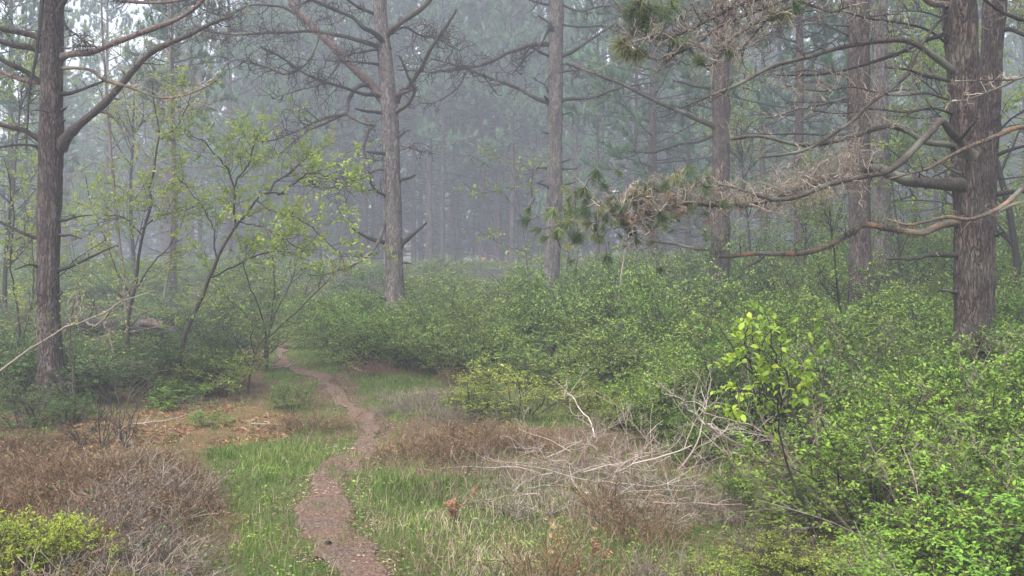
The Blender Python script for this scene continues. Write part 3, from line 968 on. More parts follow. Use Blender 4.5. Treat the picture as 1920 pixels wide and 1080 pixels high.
# the pair behind the big limb
pine('straight brown pine standing in front of its slimmer twin behind the big limb', 15.5,
     [(1609, -20), (1610, 100), (1610, 250), (1611, 350), (1612, 450), (1613, 570)], [39, 40, 41, 40, 40, 44],
     [
      B([(1600, 48), (1560, 46), (1520, 45), (1480, 52), (1430, 48)], (4, 1.8), k=10, L=.4),
      B([(1600, 140), (1560, 138), (1510, 133), (1480, 142)], (4, 1.6), k=8, L=.3, m='limb_dark'),
      B([(1600, 181), (1560, 188), (1510, 203), (1460, 216), (1436, 220)], (4.5, 1.6), k=10, L=.3, tm='twig_pale'),
      B([(1600, 250), (1540, 253), (1480, 252), (1395, 249)], (4, 2), m='limb_dark', k=7, L=.3),
      B([(1600, 68), (1570, 58), (1545, 45), (1520, 35)], (3.5, 1.6), k=8, L=.3, m='limb_dark'),
      B([(1600, 190), (1560, 192), (1470, 192)], (2.6, 1.2), m='limb_dark', k=6, L=.2),
      B([(1600, 218), (1570, 218)], (3, 1.4), m='limb_dark', k=1, L=.1),
      B([(1622, 30), (1660, 28), (1690, 28)], (3, 1.4), m='limb_dark', k=5, L=.3),
     ], 12.5, M['pine_bark'], sides=32)
pine('slim grey pine close behind the brown pine left of the big double trunk', 19.0,
     [(1648, -20), (1650, 100), (1650, 220), (1653, 350), (1656, 450), (1658, 560)], [28, 29, 31, 33, 34, 37],
     [
      B([(1660, 218), (1690, 216), (1730, 222), (1768, 220)], (3.5, 1.8), m='limb_dark', k=5, L=.25),
      B([(1662, 380), (1680, 374), (1714, 362)], (4, 1.8), m='limb_dark', k=5, L=.2),
      B([(1658, 100), (1700, 98), (1740, 96)], (3, 1.5), m='limb_dark', k=6, L=.3),
      B([(1660, 170), (1690, 168), (1708, 170)], (3, 1.5), m='limb_dark', k=3, L=.2),
      B([(1640, 170), (1600, 165), (1560, 170)], (3, 1.5), k=5, L=.3),
      B([(1660, 60), (1700, 50), (1730, 30)], (3, 1.5), k=8, L=.4),
     ], 13.5, M['pine_bark_grey'], sides=28)

# the big double trunk at the right; the big limb with needled boughs grows from it
TUFTS_X = [(float(rng.normal(1115, 80)), float(rng.normal(405, 32)), -1.2 + float(rng.uniform(-.3, .3)), float(rng.uniform(-.6, .5)), float(rng.uniform(.05, 1)), int(rng.integers(45, 90)), float(rng.uniform(.065, .1))) for _ in range(48)]
LIMB = [(1820, 350), (1800, 347), (1770, 345), (1720, 338), (1690, 330), (1650, 318), (1620, 322), (1580, 335), (1530, 350), (1480, 372), (1430, 384), (1380, 390), (1330, 386), (1290, 380), (1250, 390), (1190, 402), (1140, 400)]
TUFTS = [(990, 412, -1.3, -.9, .25, 60, .12), (1038, 395, -1.3, -.3, .8, 60, .13), (1045, 445, -1.2, -.2, -.6, 90, .14), (1075, 452, -1.2, .3, -.5, 90, .14), (1118, 322, -1.2, 0, 1, 90, .14),
         (1095, 355, -1.2, -.4, .8, 60, .12), (1162, 385, -1.2, .1, 1, 110, .16), (1150, 372, -1.1, -.4, 1, 80, .15), (1105, 420, -1.3, -.6, .2, 80, .13), (1238, 402, -1.4, .1, .3, 130, .13),
         (1138, 482, -1.3, 0, .3, 90, .12), (1265, 330, -1.2, .1, 1, 90, .14), (1290, 315, -1.2, .4, 1, 90, .14), (1248, 345, -1.2, -.4, .8, 60, .12), (1070, 395, -1.2, -.3, .9, 60, .12),
         (1170, 420, -1.1, .4, -.2, 60, .12), (1010, 430, -1.3, -.5, .1, 40, .1), (1205, 370, -1.1, .2, .9, 60, .12), (1320, 350, -1.1, .4, .6, 60, .12), (1355, 385, -1.1, .4, -.3, 60, .11),
         (1130, 345, -1.2, .5, .6, 50, .11), (1060, 420, -1.2, -.7, .3, 60, .12), (1085, 440, -1.2, .1, .8, 70, .13), (1185, 440, -1.2, .4, -.5, 40, .11),
         # the bough that hangs in from the top
         (1172, 78, -2.2, -.5, .8, 240, .16), (1195, 95, -2.2, -.2, .9, 120, .15), (1182, 95, -2.2, -.7, .2, 120, .14), (1212, 40, -2.2, -.7, .3, 140, .14), (1190, 20, -2.2, -.8, .6, 160, .15), (1215, 12, -2.2, .1, 1, 140, .15), (1245, 20, -2.2, .3, .9, 120, .14),
         (1200, 5, -2.2, -.5, .9, 140, .15), (1260, 5, -2.2, .4, .9, 100, .14), (1275, 75, -2.2, .5, .4, 90, .12), (1315, 120, -2.2, -.4, -.2, 90, .12), (1470, 22, -2.0, .2, .8, 110, .13), (1490, 8, -2.0, .5, .8, 110, .13), (1455, 30, -2.0, -.3, -.6, 80, .12), (1365, 95, -2.1, .2, .5, 70, .11)]
pine('front trunk of the big double pine at the right with the low broken limbs', 9.5,
     [(1798, -20), (1802, 80), (1808, 180), (1812, 270), (1816, 350), (1819, 450), (1821, 585), (1822, 640)], [60, 59, 57, 57, 57, 56, 59, 66],
     [
      B(LIMB, (16, 3), m='limb', tm='twig_pale', k=330, L=.46, tr=.0048, e=-1.2, d0=.0, curl=2.6, lift=.35, t0=.3, lv=3, sub=3, prof=[19, 16, 15, 14, 14, 13, 12, 11, 9.5, 8.5, 8, 6.5, 5, 4, 3.4, 2.8, 2],
        needles=(.075, 48, .08, .0045), nx=(960, 1330), dead=.42, label='thick low limb ending in a tangle of dead twigs and needle tufts'),
      B([(1638, 325), (1632, 312), (1632, 300)], (11, 7), m='limb_dark', k=6, L=.25, d0=-.35, e=-.05),
      B([(1822, 292), (1800, 262), (1783, 244), (1763, 226), (1745, 248), (1720, 275), (1695, 302), (1660, 322), (1610, 332), (1560, 348), (1510, 368), (1470, 372), (1420, 362), (1380, 352), (1340, 345)], (9, 2), k=26, tm='twig_pale', L=.3,
        prof=[12, 9.5, 9, 9, 8.5, 8, 8, 7.5, 7, 6.5, 6, 5, 4, 3, 2], t0=.5, dd=[-.1, -.25, -.35, -.5, -.6, -.7, -.8, -.85, -.9, -.95, -1, -1, -1.05, -1.1, -1.2], m='limb', curl=2.0),
      B([(1800, 285), (1780, 270), (1740, 262), (1700, 247), (1660, 243), (1620, 250), (1560, 265), (1520, 272), (1480, 270), (1420, 262), (1368, 260)], (8, 4), m='limb', k=24, L=.3, tm='twig_pale', e=-.7, curl=2.0),
      B([(1805, 415), (1760, 421), (1720, 431), (1665, 433), (1620, 424), (1600, 436), (1560, 457), (1530, 468), (1490, 478), (1440, 482), (1400, 478), (1346, 477)], (9, 3), m='limb_orange', k=16, L=.22, e=-.9, prof=[11, 9, 8.5, 9, 8, 8, 7.5, 7, 6.5, 5.5, 5, 4], tm='twig_dark', label='low limb with orange peeled wood bending down to a broken end'),
      B([(1428, 481), (1405, 496), (1388, 511)], (4, 2.4), k=1, L=.1, d0=-.75),
      B([(1805, 478), (1770, 476), (1735, 477), (1705, 486), (1660, 490)], (7, 3), m='limb_dark', k=4, L=.12),
      B([(1795, 547), (1778, 546), (1763, 546)], (5, 4), k=0),
      B([(1806, 145), (1780, 125), (1755, 104), (1735, 92), (1690, 80), (1620, 80), (1560, 92), (1480, 118), (1400, 150), (1350, 168), (1300, 190), (1270, 203)], (9, 2), k=26, L=.32, tm='twig_dark', e=-1.0, prof=[11, 9, 7.5, 7, 6.5, 6, 5.5, 5, 4.5, 4, 2.5, 2]),
      B([(1785, 58), (1750, 70), (1715, 85), (1690, 100), (1640, 118), (1560, 136), (1500, 138), (1455, 137)], (6, 2), m='limb_dark', k=14, L=.3, e=-.6),
      B([(1790, 150), (1765, 148), (1730, 143), (1700, 132), (1660, 128)], (6, 2.5), m='limb_dark', k=8, L=.25, e=-.5),
      B([(1795, 20), (1760, 40), (1727, 85), (1707, 135), (1680, 162), (1632, 195), (1598, 227), (1558, 250), (1512, 275), (1470, 287), (1426, 293)], (5, 2), k=16, L=.25, e=-.9, prof=[5, 4.5, 4, 4.5, 4.5, 5, 5, 5, 4.5, 3.5, 2]),
      B([(1790, 10), (1765, 5), (1745, 0), (1720, -20)], (9, 6), k=3, L=.2, m='limb_red'),
      B([(1800, 258), (1815, 240), (1832, 222)], (5, 2.5), m='limb_dark', k=2, L=.1, d0=-.3),
      B([(1794, 300), (1770, 322), (1745, 335)], (3, 2), m='limb_dark', k=2, L=.15),
      B([(1800, 325), (1770, 312), (1745, 300)], (3, 1.5), k=3, L=.15, d0=-.2),
      B([(1790, 90), (1740, 60), (1690, 45), (1630, 35), (1560, 20), (1500, 22)], (4, 1.5), m='limb_dark', k=24, L=.4, e=-.5, tr=.0045),
      B([(1795, 215), (1750, 205), (1700, 212), (1640, 205), (1580, 215), (1520, 208)], (3.5, 1.4), m='limb_dark', k=22, L=.35, e=-.6, tr=.0042),
      B([(1790, 190), (1740, 178), (1680, 180), (1600, 165), (1540, 172), (1470, 160)], (3.5, 1.3), m='limb', k=22, L=.35, e=-.8, tr=.004, tm='twig_pale'),
      # bough that hangs in from above
      B([(1800, -160), (1700, -110), (1600, -60), (1520, -25), (1450, 5), (1400, 28), (1350, 50), (1300, 75), (1262, 95), (1230, 108), (1195, 98), (1180, 90)], (9, 2), m='limb', k=95, L=.55, dd=[0, -.3, -.8, -1.3, -1.7, -1.9, -2.0, -2.1, -2.2, -2.2, -2.2, -2.2], lv=3, sub=3, curl=2.2, t0=.35, tr=.006,
        needles=(.03, 60, .12, .0045), nx=(1150, 1300), lift=.5, flat=.5),
      B([(1520, -30), (1450, -8), (1390, 10), (1340, 35), (1290, 60), (1250, 72), (1215, 65), (1200, 40), (1212, 20)], (5, 1.8), k=70, L=.5, d0=-1.9, e=-.3, lv=3, sub=3, curl=2.4, tr=.0055, lift=.5),
      B([(1540, -20), (1480, 30), (1420, 45), (1370, 80), (1345, 115), (1330, 125), (1316, 122)], (4, 1.6), k=30, L=.45, d0=-1.9, e=-.2, lv=3, curl=2.2, tr=.004, tm='twig_pale'),
      B([(1500, 0), (1440, 35), (1410, 70), (1380, 105), (1355, 100), (1350, 90)], (3.5, 1.5), k=24, L=.4, d0=-1.9, e=-.1, curl=2.0, tr=.004),
      B([(1480, -10), (1530, 15), (1560, 25), (1600, 10)], (3.5, 1.5), m='limb_dark', k=10, L=.3, d0=-1.8),
     ], 10.5, M['pine_bark'], sides=56, tufts=TUFTS + TUFTS_X)
pine('rear trunk of the big double pine at the right edge', 11.2,
     [(1866, -20), (1862, 60), (1858, 150), (1854, 260), (1851, 350), (1849, 450), (1848, 580), (1848, 620)], [42, 40, 37, 35, 34, 33, 33, 36],
     [
      B([(1872, 60), (1890, 52), (1915, 62), (1950, 80)], (6, 4), m='limb_dark', k=3, L=.2),
      B([(1862, 295), (1880, 284), (1920, 274), (1960, 268)], (5, 4), m='limb_dark', k=4, L=.2),
      B([(1860, 366), (1885, 358), (1925, 352), (1960, 350)], (7, 4), m='limb_dark', k=4, L=.2),
      B([(1860, 443), (1872, 438), (1880, 434)], (5, 2), m='limb_dark', k=0),
      B([(1862, 225), (1870, 222)], (3, 2), m='limb_dark', k=0),
      B([(1845, 255), (1832, 262), (1842, 242)], (5, 2), m='limb_dark', k=2, L=.1, d0=-.25),
      B([(1866, 335), (1900, 333), (1940, 330)], (2, 1.5), m='limb_dark', k=3, L=.1),
     ], 11.0, M['pine_bark'], sides=44)

# a pine just outside the picture whose broken boughs reach in from the right edge
pine('pine beyond the right edge sending bare pale boughs across the double trunk', 8.0,
     [(2090, -20), (2090, 200), (2088, 400), (2090, 600)], [62, 64, 68, 74],
     [
      B([(2080, 190), (2000, 215), (1940, 235), (1900, 246), (1860, 262), (1820, 275), (1780, 295), (1740, 315), (1700, 326), (1663, 338)], (9, 2), m='limb_orange', k=16, L=.2, e=-.3, tm='twig_dark', prof=[10, 8, 7.5, 6.5, 6, 6, 5, 4.5, 3.5, 2.5], label='pale orange bough crossing in front of both trunks'),
      B([(2080, 260), (2000, 300), (1940, 335), (1910, 365), (1880, 390), (1850, 402), (1820, 410), (1780, 405), (1740, 413), (1700, 419), (1650, 407)], (8, 2), m='limb_orange', k=14, L=.18, e=-.3, prof=[10, 8, 6.5, 6.5, 6, 6, 5.5, 5, 4.5, 3.5, 2.5]),
      B([(2080, 340), (2000, 362), (1940, 378), (1900, 388), (1872, 402)], (8, 3), m='limb_orange', k=4, L=.12, e=-.2, tm='twig_pale'),
      B([(2080, 80), (2000, 120), (1930, 140), (1890, 160), (1850, 175), (1810, 187), (1766, 190)], (6, 1.6), m='limb', k=9, L=.22, e=-.3, tm='twig_pale'),
      B([(1925, 142), (1890, 150), (1850, 153), (1780, 153)], (3, 1.6), k=4, L=.14, d0=-.2, tm='twig_pale'),
      B([(2080, 60), (2000, 50), (1930, 42), (1890, 28), (1855, 5), (1830, -20)], (6, 4), m='limb_dark', k=10, L=.25, e=-.2),
     ], 9.5, M['pine_bark'], crown_r=2.2)

# ------------------------------------------------------------------ the far wood
def far_pine(name_seed, h=17.0, r=.2, clear=3.5, spread=3.2, dens=1.0, dead_only=False):
    t = thing('pine_tree', 'pine', 'tree')
    q = spline([(0, 0, -.2), (.03, 0, h * .3), (-.05, .03, h * .65), (0, 0, h)], 24)
    tt = np.linspace(0, 1, 24)
    tb = MB()
    tb.tubes(q, 0, 0, 12, prof=r * (1.0 - .92 * tt) * (1 + .05 * noise3(tt * 20, name_seed, 0)) + .5 * r * np.exp(-tt * 40))
    obj('trunk', tb, M['pine_bark'], t, smooth=True)
    db = MB()                                           # bare lower branches
    n = int(60 * dens)
    zz = rng.uniform(.8, clear + 3, n)
    an = rng.uniform(0, 2 * np.pi, n)
    d = np.stack([np.cos(an), np.sin(an), rng.normal(-.05, .15, n)], -1)
    g = grow(np.stack([0 * zz, 0 * zz, zz], -1), d, rng.uniform(.5, 2.3, n), 6, .3, .08, .1)
    db.tubes(g, .016, .005, 3)
    s, tn, _, _ = along(g, 5, .2, 1)
    g2 = grow(s, side(tn, 1, .8, 0, .5), rng.uniform(.2, .7, len(s)), 4, .5, .15, 0)
    db.tubes(g2, .006, .003, 3)
    obj('dead_branches', db, M['twig_dark'], t, kind='stuff')
    cb, wb = MB(), MB()
    levels = np.arange(clear, h - .3, .75)
    st, dr, ln = [], [], []
    for z in levels:
        f = (z - clear) / (h - clear)
        k = 5 if f < .7 else 4
        a0 = rng.uniform(0, 6.3)
        for i in range(k):
            if rng.uniform() < .18: continue
            a = a0 + i * 6.283 / k + rng.normal() * .25
            st.append((0, 0, z + rng.normal() * .12)); dr.append((math.cos(a), math.sin(a), .05 + .5 * f)); ln.append((spread * (1 - f) ** .8 + .5) * rng.uniform(.65, 1.15))
    g = grow(A(st), A(dr), A(ln), 8, .35, .05, .25)
    wb.tubes(g, .035, .008, 4)
    s, tn, tp, par = along(g, 9, .3, 1.0)
    g2 = grow(s, side(tn, 1, .9, .15, .75), rng.uniform(.35, .95, len(s)), 5, .4, .08, .35)
    wb.tubes(g2, .009, .004, 3)
    s, tn, tp, par = along(g2, 4, .35, 1.0)
    rr = rng.uniform(size=len(s)) * .7 + .3 * rng.uniform()
    cb.tuft(s, nrm(tn + A([0, 0, .6])), 14, .26, .042, .75, rnd=rr)
    obj('limbs', wb, M['limb_dark'], t, kind='stuff')
    obj('crown', cb, M['far_needle'], t, kind='stuff')
    return t

FP = [far_pine(1.1, 17, .2, 3.6, 3.2), far_pine(2.2, 16, .19, 4.8, 2.8), far_pine(3.3, 18, .21, 2.0, 3.6), far_pine(4.4, 14, .17, 6.2, 2.4, .8)]
FP.append(far_pine(5.5, 16, .2, .9, 3.3, .6))
used_fp = [False] * 5
def put_far(i, px, d, wpx=None, lab='', group='', zs=1.0, mats=None):
    x = (px - 960) / FPX * d
    r0 = [.2, .19, .21, .17, .2][i]
    s = 1.0 if wpx is None else np.clip((wpx / FPX * d / 2) / r0, .35, 1.5)
    sx = s if s < 1 else s
    loc = (x, d, float(HT(x, d)))
    rz = rng.uniform(0, 6.28)
    z_s = zs * rng.uniform(.92, 1.1) * (1.38 if d > 50 else 1)
    if not used_fp[i]:
        used_fp[i] = True
        o = FP[i]
        o.location = loc; o.rotation_euler = (0, 0, rz); o.scale = (sx, sx, z_s); tag(o, lab, None, group)
        return o
    return dup(FP[i], loc, rz, (sx, sx, z_s), lab, group, mats)

ROWS = {}
ORD = 'first second third fourth fifth sixth seventh eighth ninth tenth eleventh twelfth thirteenth fourteenth fifteenth'.split()
LAB_ROW = 'dark pine trunk standing in the row at the foot of the foggy wood'
GRP_ROW = 'trunks of the foggy row behind the bushes'
for px, wd, d in [(q_[0], q_[1], q_[2] * 1.45) for q_ in [(776, 11, 42), (805, 15, 40), (831, 8, 44), (850, 12, 43), (889, 5, 48), (903, 11, 41), (916, 7, 45), (932, 16, 41), (951, 7, 46), (972, 7, 48), (989, 6, 47),
                  (684, 13, 41), (716, 7, 45), (700, 9, 50), (1009, 8, 46), (490, 9, 40), (505, 12, 43), (562, 10, 44), (600, 8, 47), (640, 12, 42), (656, 10, 46), (534, 8, 50)]]:
    o_ = put_far([0, 1, 3][int(rng.integers(0, 3))], px, d, wd, LAB_ROW, GRP_ROW)
    ROWS.setdefault('left' if px < 735 else 'right', []).append((abs(px - 735), o_))
for sd_, lst_ in ROWS.items():
    for i_, (_, o_) in enumerate(sorted(lst_, key=lambda q: q[0])):
        o_['label'] = ORD[i_] + ' dark trunk of the foggy row to the ' + sd_ + ' of the centre-left pine'
for px, wd, d, i, lab in [(1225, 22, 32, 0, 'pale hazed pine trunk seen between the middle pine and the reddish grey pine'),
                          (1192, 10, 38, 3, 'slender hazed trunk just left of the pale trunk behind the needled limb'),
                          (1500, 23, 25, 1, 'hazy pine trunk midway between the reddish grey pine and the straight brown pine'),
                          (1120, 10, 40, 3, 'thin dim trunk right of the middle pine'),
                          (1290, 12, 40, 2, 'dim pine behind the left edge of the reddish grey pine'),
                          (1430, 14, 38, 0, 'dim pine just right of the reddish grey pine'),
                          (1548, 12, 36, 1, 'dim pine just left of the straight brown pine'),
                          (1714, 14, 33, 3, 'slim hazed trunk right of the slim grey pine'),
                          (1755, 12, 38, 1, 'faint trunk left of the big double pine'),
                          (325, 12, 30, 3, 'faint slender trunk behind the left saplings'),
                          (20, 14, 36, 2, 'dim green pine at the far left behind the large left pine'),
                          (-40, 16, 30, 0, 'dim pine beyond the left edge')]:
    put_far(i, px, d, wd, lab, None)
LAB_BACK = 'blurred grey green pine deep in the fog of the far wood'
GRP_BACK = 'pines deep in the fog'
k = 0
for dd in np.arange(72, 118, 9):
    wv = dd * 1.25
    for x in np.arange(-wv / 2 * 1.0, wv / 2 * 1.0, 4.9):
        xx = x + rng.normal() * 1.1
        d = dd + rng.uniform(-2, 2)
        px = 960 + xx / d * FPX
        zs = .62 if px < 140 else (.8 if px < 420 else 1.0)
        if px < 250 and rng.uniform() < .35: continue
        put_far(4 if rng.uniform() < .6 else int(rng.integers(0, 3)), px, d, rng.uniform(12, 17) * 64 / d, LAB_BACK, GRP_BACK, zs)
        k += 1
for px, d in [(375, 41), (500, 39), (745, 50), (860, 52), (1010, 41), (1130, 40), (1270, 45), (1540, 42), (1740, 39), (50, 34), (430, 36), (560, 37), (330, 40), (200, 44), (830, 38), (640, 39), (960, 38), (1080, 36), (1350, 34), (1460, 37), (1640, 36), (1820, 33), (1920, 36), (120, 40), (2050, 40), (1180, 44)]:
    d = d * 1.42
    put_far(1 if 700 < px < 1020 else (2 if rng.uniform() < .5 else 0), px, d, rng.uniform(8, 12), 'green pine with drooping feathery boughs at the near edge of the foggy wood', 'feathery pines at the edge of the wood', 1.0, {'crown': M['edge_needle']})

# ------------------------------------------------------------------ broad-leaved trees and saplings
def leafy(mbw, mbl, stems, nb, Lb, nt, Lt, nl, LL, LW, t0=.35, r_b=.004, up=.3, flat=.6, big=False, mat=0):
    """branches on stems, twigs on branches, leaves on twigs"""
    s, tn, t, _ = along(stems, nb, t0, 1.0)
    g = grow(s, side(tn, 1, .7, up, .2), Lb * rng.uniform(.4, 1.1, len(s)), 7, .8, .12, .2)
    mbw.tubes(g, r_b, r_b * .35, 4, 0, rng.uniform(size=len(g)))
    s, tn, t, _ = along(g, nt, .15, 1.0)
    g2 = grow(s, side(tn, 1, .8, .15, flat), Lt * rng.uniform(.5, 1.2, len(s)), 5, .5, .1, .1)
    mbw.tubes(g2, r_b * .4, r_b * .2, 3, 0, rng.uniform(size=len(g2)))
    s, tn, t, par = along(g2, nl, .15, 1.0)
    n = len(s)
    ld = side(tn, 1, .9, .05, .7)
    nor = nrm(A([0, 0, 1.0]) + rng.normal(size=(n, 3)) * .45)
    base = rng.uniform(size=len(g2))[par]
    rn = np.clip(base * .6 + rng.uniform(size=n) * .4, 0, 1)
    sz = rng.uniform(.6, 1.15, n)
    (mbl.bigleaves if big else mbl.leaves)(s, ld, nor, LL * sz, LW * sz, mat, rn)

def sapling(label, d, stems_px, base_px, spec, leaf, wood='twig_dark', name='sapling', cat='young tree', group=None, e=-.3):
    x, row = base_px
    bx = (x - 960) / FPX * d
    base = A([bx, d, float(HT(bx, d))])
    t = thing(name, label, cat, base, group)
    wb, lb = MB(), MB()
    arrs = []
    for st in stems_px:
        p, r0, r1 = st[0], st[1], st[2]
        off = st[3] if len(st) > 3 else 0
        n = len(p)
        P3 = A([pt(a, b, d + off + e * i / max(n - 1, 1) * (1 if off <= 0 else -1)) for i, (a, b) in enumerate(p)])
        if len(st) > 4 and st[4]:
            P3 = np.vstack([base[None], P3])
        q = spline(P3, 40)
        q[1:] += np.stack([noise3(np.arange(39) * .5, c, x * .1) for c in (1, 3, 6)], -1) * .012
        wb.tubes(q, .75 * r0 / FPX * d, .75 * r1 / FPX * d, 7, 0, rng.uniform())
        arrs.append(q[::5][:8])
    for sp in spec:
        which = sp.pop('on', None)
        a = np.stack([arrs[i] for i in (which if which is not None else range(len(arrs)))])
        leafy(wb, lb, a, **sp)
    obj('stems', wb, M[wood], t, smooth=True)
    if lb.n:
        obj('foliage', lb, M[leaf], t, kind='stuff')
    return t

sapling('crooked sapling with thin pale green leaves just right of the large left pine', 14.0,
        [([(240, 610), (256, 520), (262, 470), (275, 415), (286, 380), (280, 355), (288, 330), (290, 295), (299, 250), (290, 200), (284, 150)], 5.5, 1.5, 0, True),
         ([(265, 440), (250, 425), (238, 410), (220, 405), (190, 402)], 2.2, 1),
         ([(264, 430), (300, 405), (335, 397), (370, 385)], 2.2, 1, -.3),
         ([(299, 262), (325, 245), (345, 215), (360, 170)], 2.2, 1, .3),
         ([(252, 545), (290, 490), (320, 460), (340, 420), (350, 380)], 2.5, 1, .5),
         ([(248, 560), (215, 500), (200, 450), (175, 400), (160, 330)], 2.3, 1, .4)],
        (240, 700), [dict(nb=11, Lb=.85, nt=6, Lt=.3, nl=9, LL=.066, LW=.03, t0=.1)], 'leaf_sapling')
sapling('leaning sapling with a dark bent stem and the brightest yellow green sprays', 12.5,
        [([(345, 640), (358, 600), (378, 560), (395, 515), (410, 480), (438, 430), (462, 400), (485, 370), (500, 362), (540, 365)], 7, 2, 0, True),
         ([(440, 425), (440, 380), (437, 345), (425, 315), (400, 285), (378, 262), (350, 255)], 3, 1.2),
         ([(438, 350), (450, 330), (468, 305), (475, 275), (490, 250)], 2.4, 1, -.2),
         ([(500, 365), (520, 340), (545, 325), (570, 300), (600, 282), (625, 268)], 2.8, 1, .2),
         ([(520, 365), (545, 350), (580, 325), (610, 330), (640, 345), (665, 370)], 2.6, 1, -.3),
         ([(405, 490), (400, 430), (380, 390), (350, 350), (330, 330)], 2.4, 1, .4),
         ([(480, 375), (520, 400), (560, 410), (600, 440), (640, 480), (650, 510)], 2.4, 1, -.4),
         ([(395, 520), (440, 500), (480, 480), (530, 470), (580, 490)], 2.6, 1, .4),
         ([(450, 415), (500, 430), (545, 455), (580, 480)], 2.2, 1, -.5)],
        (340, 740), [dict(nb=12, Lb=.66, nt=6, Lt=.26, nl=9, LL=.068, LW=.03, t0=.15)], 'leaf_sapling')
sapling('lower leafy sapling filling the gap between the leaning sapling and the path', 15.0,
        [([(500, 640), (490, 590), (470, 540), (455, 490)], 3, 1, 0, True),
         ([(500, 640), (520, 580), (545, 530), (560, 480)], 3, 1, .2, True),
         ([(500, 640), (540, 600), (580, 560), (610, 530), (640, 500)], 3, 1, -.2, True),
         ([(500, 640), (470, 600), (430, 560), (400, 530)], 3, 1, .3, True),
         ([(505, 620), (515, 540), (510, 470), (520, 420)], 2.5, 1, .4)],
        (500, 665), [dict(nb=13, Lb=.6, nt=6, Lt=.26, nl=8, LL=.055, LW=.025, t0=.1)], 'leaf_bush')
sapling('thin leafy sapling at the left edge beside the large left pine', 12.5,
        [([(30, 700), (35, 600), (20, 500), (25, 400), (10, 300)], 3, 1, 0, True),
         ([(40, 640), (60, 560), (62, 480), (50, 400), (40, 350)], 2.5, 1, .3),
         ([(20, 600), (-10, 540), (-30, 470), (-40, 380)], 2.5, 1, .2),
         ([(60, 580), (110, 520), (150, 480), (200, 450)], 2.3, 1, .4)],
        (32, 760), [dict(nb=11, Lb=.5, nt=5, Lt=.22, nl=7, LL=.05, LW=.022, t0=.15)], 'leaf_sapling')
sapling('bent sapling reaching in low from the left edge across the large left pine', 9.0,
        [([(-60, 735), (0, 693), (40, 665), (85, 638), (130, 612), (160, 600), (195, 585), (225, 565), (260, 555), (290, 543)], 4.2, 1.2, 0, True),
         ([(160, 600), (175, 612), (190, 600), (215, 575), (240, 545), (255, 520)], 3, 1.2),
         ([(130, 612), (140, 585), (150, 560), (145, 520)], 2, .9),
         ([(85, 638), (60, 610), (30, 590), (0, 575)], 2, .9),
         ([(192, 598), (205, 630), (212, 660)], 1.6, .8)],
        (-110, 830), [dict(nb=9, Lb=.32, nt=4, Lt=.14, nl=3, LL=.028, LW=.014, t0=.2, up=.0)], 'leaf_sapling', wood='twig')
sapling('slim straight pale stem rising through the bushes beside the large left pine', 10.5,
        [([(141, 770), (136, 700), (130, 640), (133, 600), (142, 560)], 3.3, 1.6, 0, True)],
        (142, 780), [dict(nb=5, Lb=.3, nt=3, Lt=.12, nl=3, LL=.03, LW=.014, t0=.5)], 'leaf_bush', wood='twig')
sapling('airy sapling with scattered yellow leaves left of the middle pine', 20.0,
        [([(983, 440), (975, 400), (968, 350), (964, 300), (962, 270)], 1.8, .8, 0, True),
         ([(980, 410), (940, 360), (905, 362), (870, 345)], 1.4, .7),
         ([(968, 340), (945, 300), (920, 290), (900, 295)], 1.2, .6, .2),
         ([(978, 400), (1000, 370), (1005, 340), (1000, 310)], 1.2, .6),
         ([(985, 470), (960, 465), (925, 450), (895, 430)], 1.4, .7, -.2)],
        (1000, 580), [dict(nb=6, Lb=.45, nt=3, Lt=.16, nl=6, LL=.08, LW=.035, t0=.3, r_b=.005)], 'leaf_yellow', wood='twig')
sapling('pale whip bending left over the bushes by the orange sign', 24.0,
        [([(948, 525), (942, 500), (930, 483), (910, 476), (893, 462), (890, 452)], 1.5, .8, 0, True)],
        (950, 560), [dict(nb=3, Lb=.2, nt=2, Lt=.1, nl=1, LL=.04, LW=.02, t0=.5)], 'leaf_yellow', wood='dead_wood')
# foreground at the right
t5 = sapling('young tree with large fresh oval leaves leaning over the foreground thicket', 5.9,
        [([(1500, 930), (1468, 850), (1462, 780), (1455, 745), (1430, 715), (1405, 695), (1385, 665), (1370, 640), (1352, 622)], 3.6, 1.2, 0, True),
         ([(1462, 775), (1462, 740), (1460, 700), (1452, 660), (1445, 635), (1470, 620)], 2.2, 1),
         ([(1462, 760), (1480, 720), (1460, 680), (1420, 650), (1410, 620)], 2.8, 1.1),
         ([(1430, 715), (1405, 680), (1398, 650), (1402, 610)], 2.4, 1),
         ([(1465, 790), (1520, 750), (1530, 730)], 2, 1, -.1),
         ([(1466, 800), (1480, 740), (1500, 690), (1515, 650)], 2, .9, .15),
         ([(1460, 760), (1430, 740), (1400, 735), (1380, 720)], 2, .9, -.15)],
        (1530, 1040), [dict(on=[0, 1, 2, 3, 5, 6], nb=5, Lb=.25, nt=4, Lt=.1, nl=4, LL=.054, LW=.03, t0=.35, r_b=.003, big=True), dict(on=[4], nb=4, Lb=.15, nt=3, Lt=.06, nl=3, LL=.065, LW=.036, t0=.3, r_b=.003, big=True)], 'leaf_bright', name='young_tree')
sapling('leafless pale forked sapling standing up out of the right thicket', 7.2,
        [([(1540, 890), (1537, 820), (1540, 770), (1538, 745), (1543, 705), (1552, 685), (1565, 660), (1578, 632)], 4, 1, 0, True),
         ([(1541, 708), (1533, 685), (1520, 650), (1512, 615)], 2.2, .9),
         ([(1548, 690), (1530, 665), (1510, 650), (1492, 640)], 1.6, .7),
         ([(1538, 745), (1520, 720), (1515, 700)], 1.4, .7)],
        (1545, 960), [], 'leaf_bush', wood='twig', name='bare_sapling', cat='sapling')
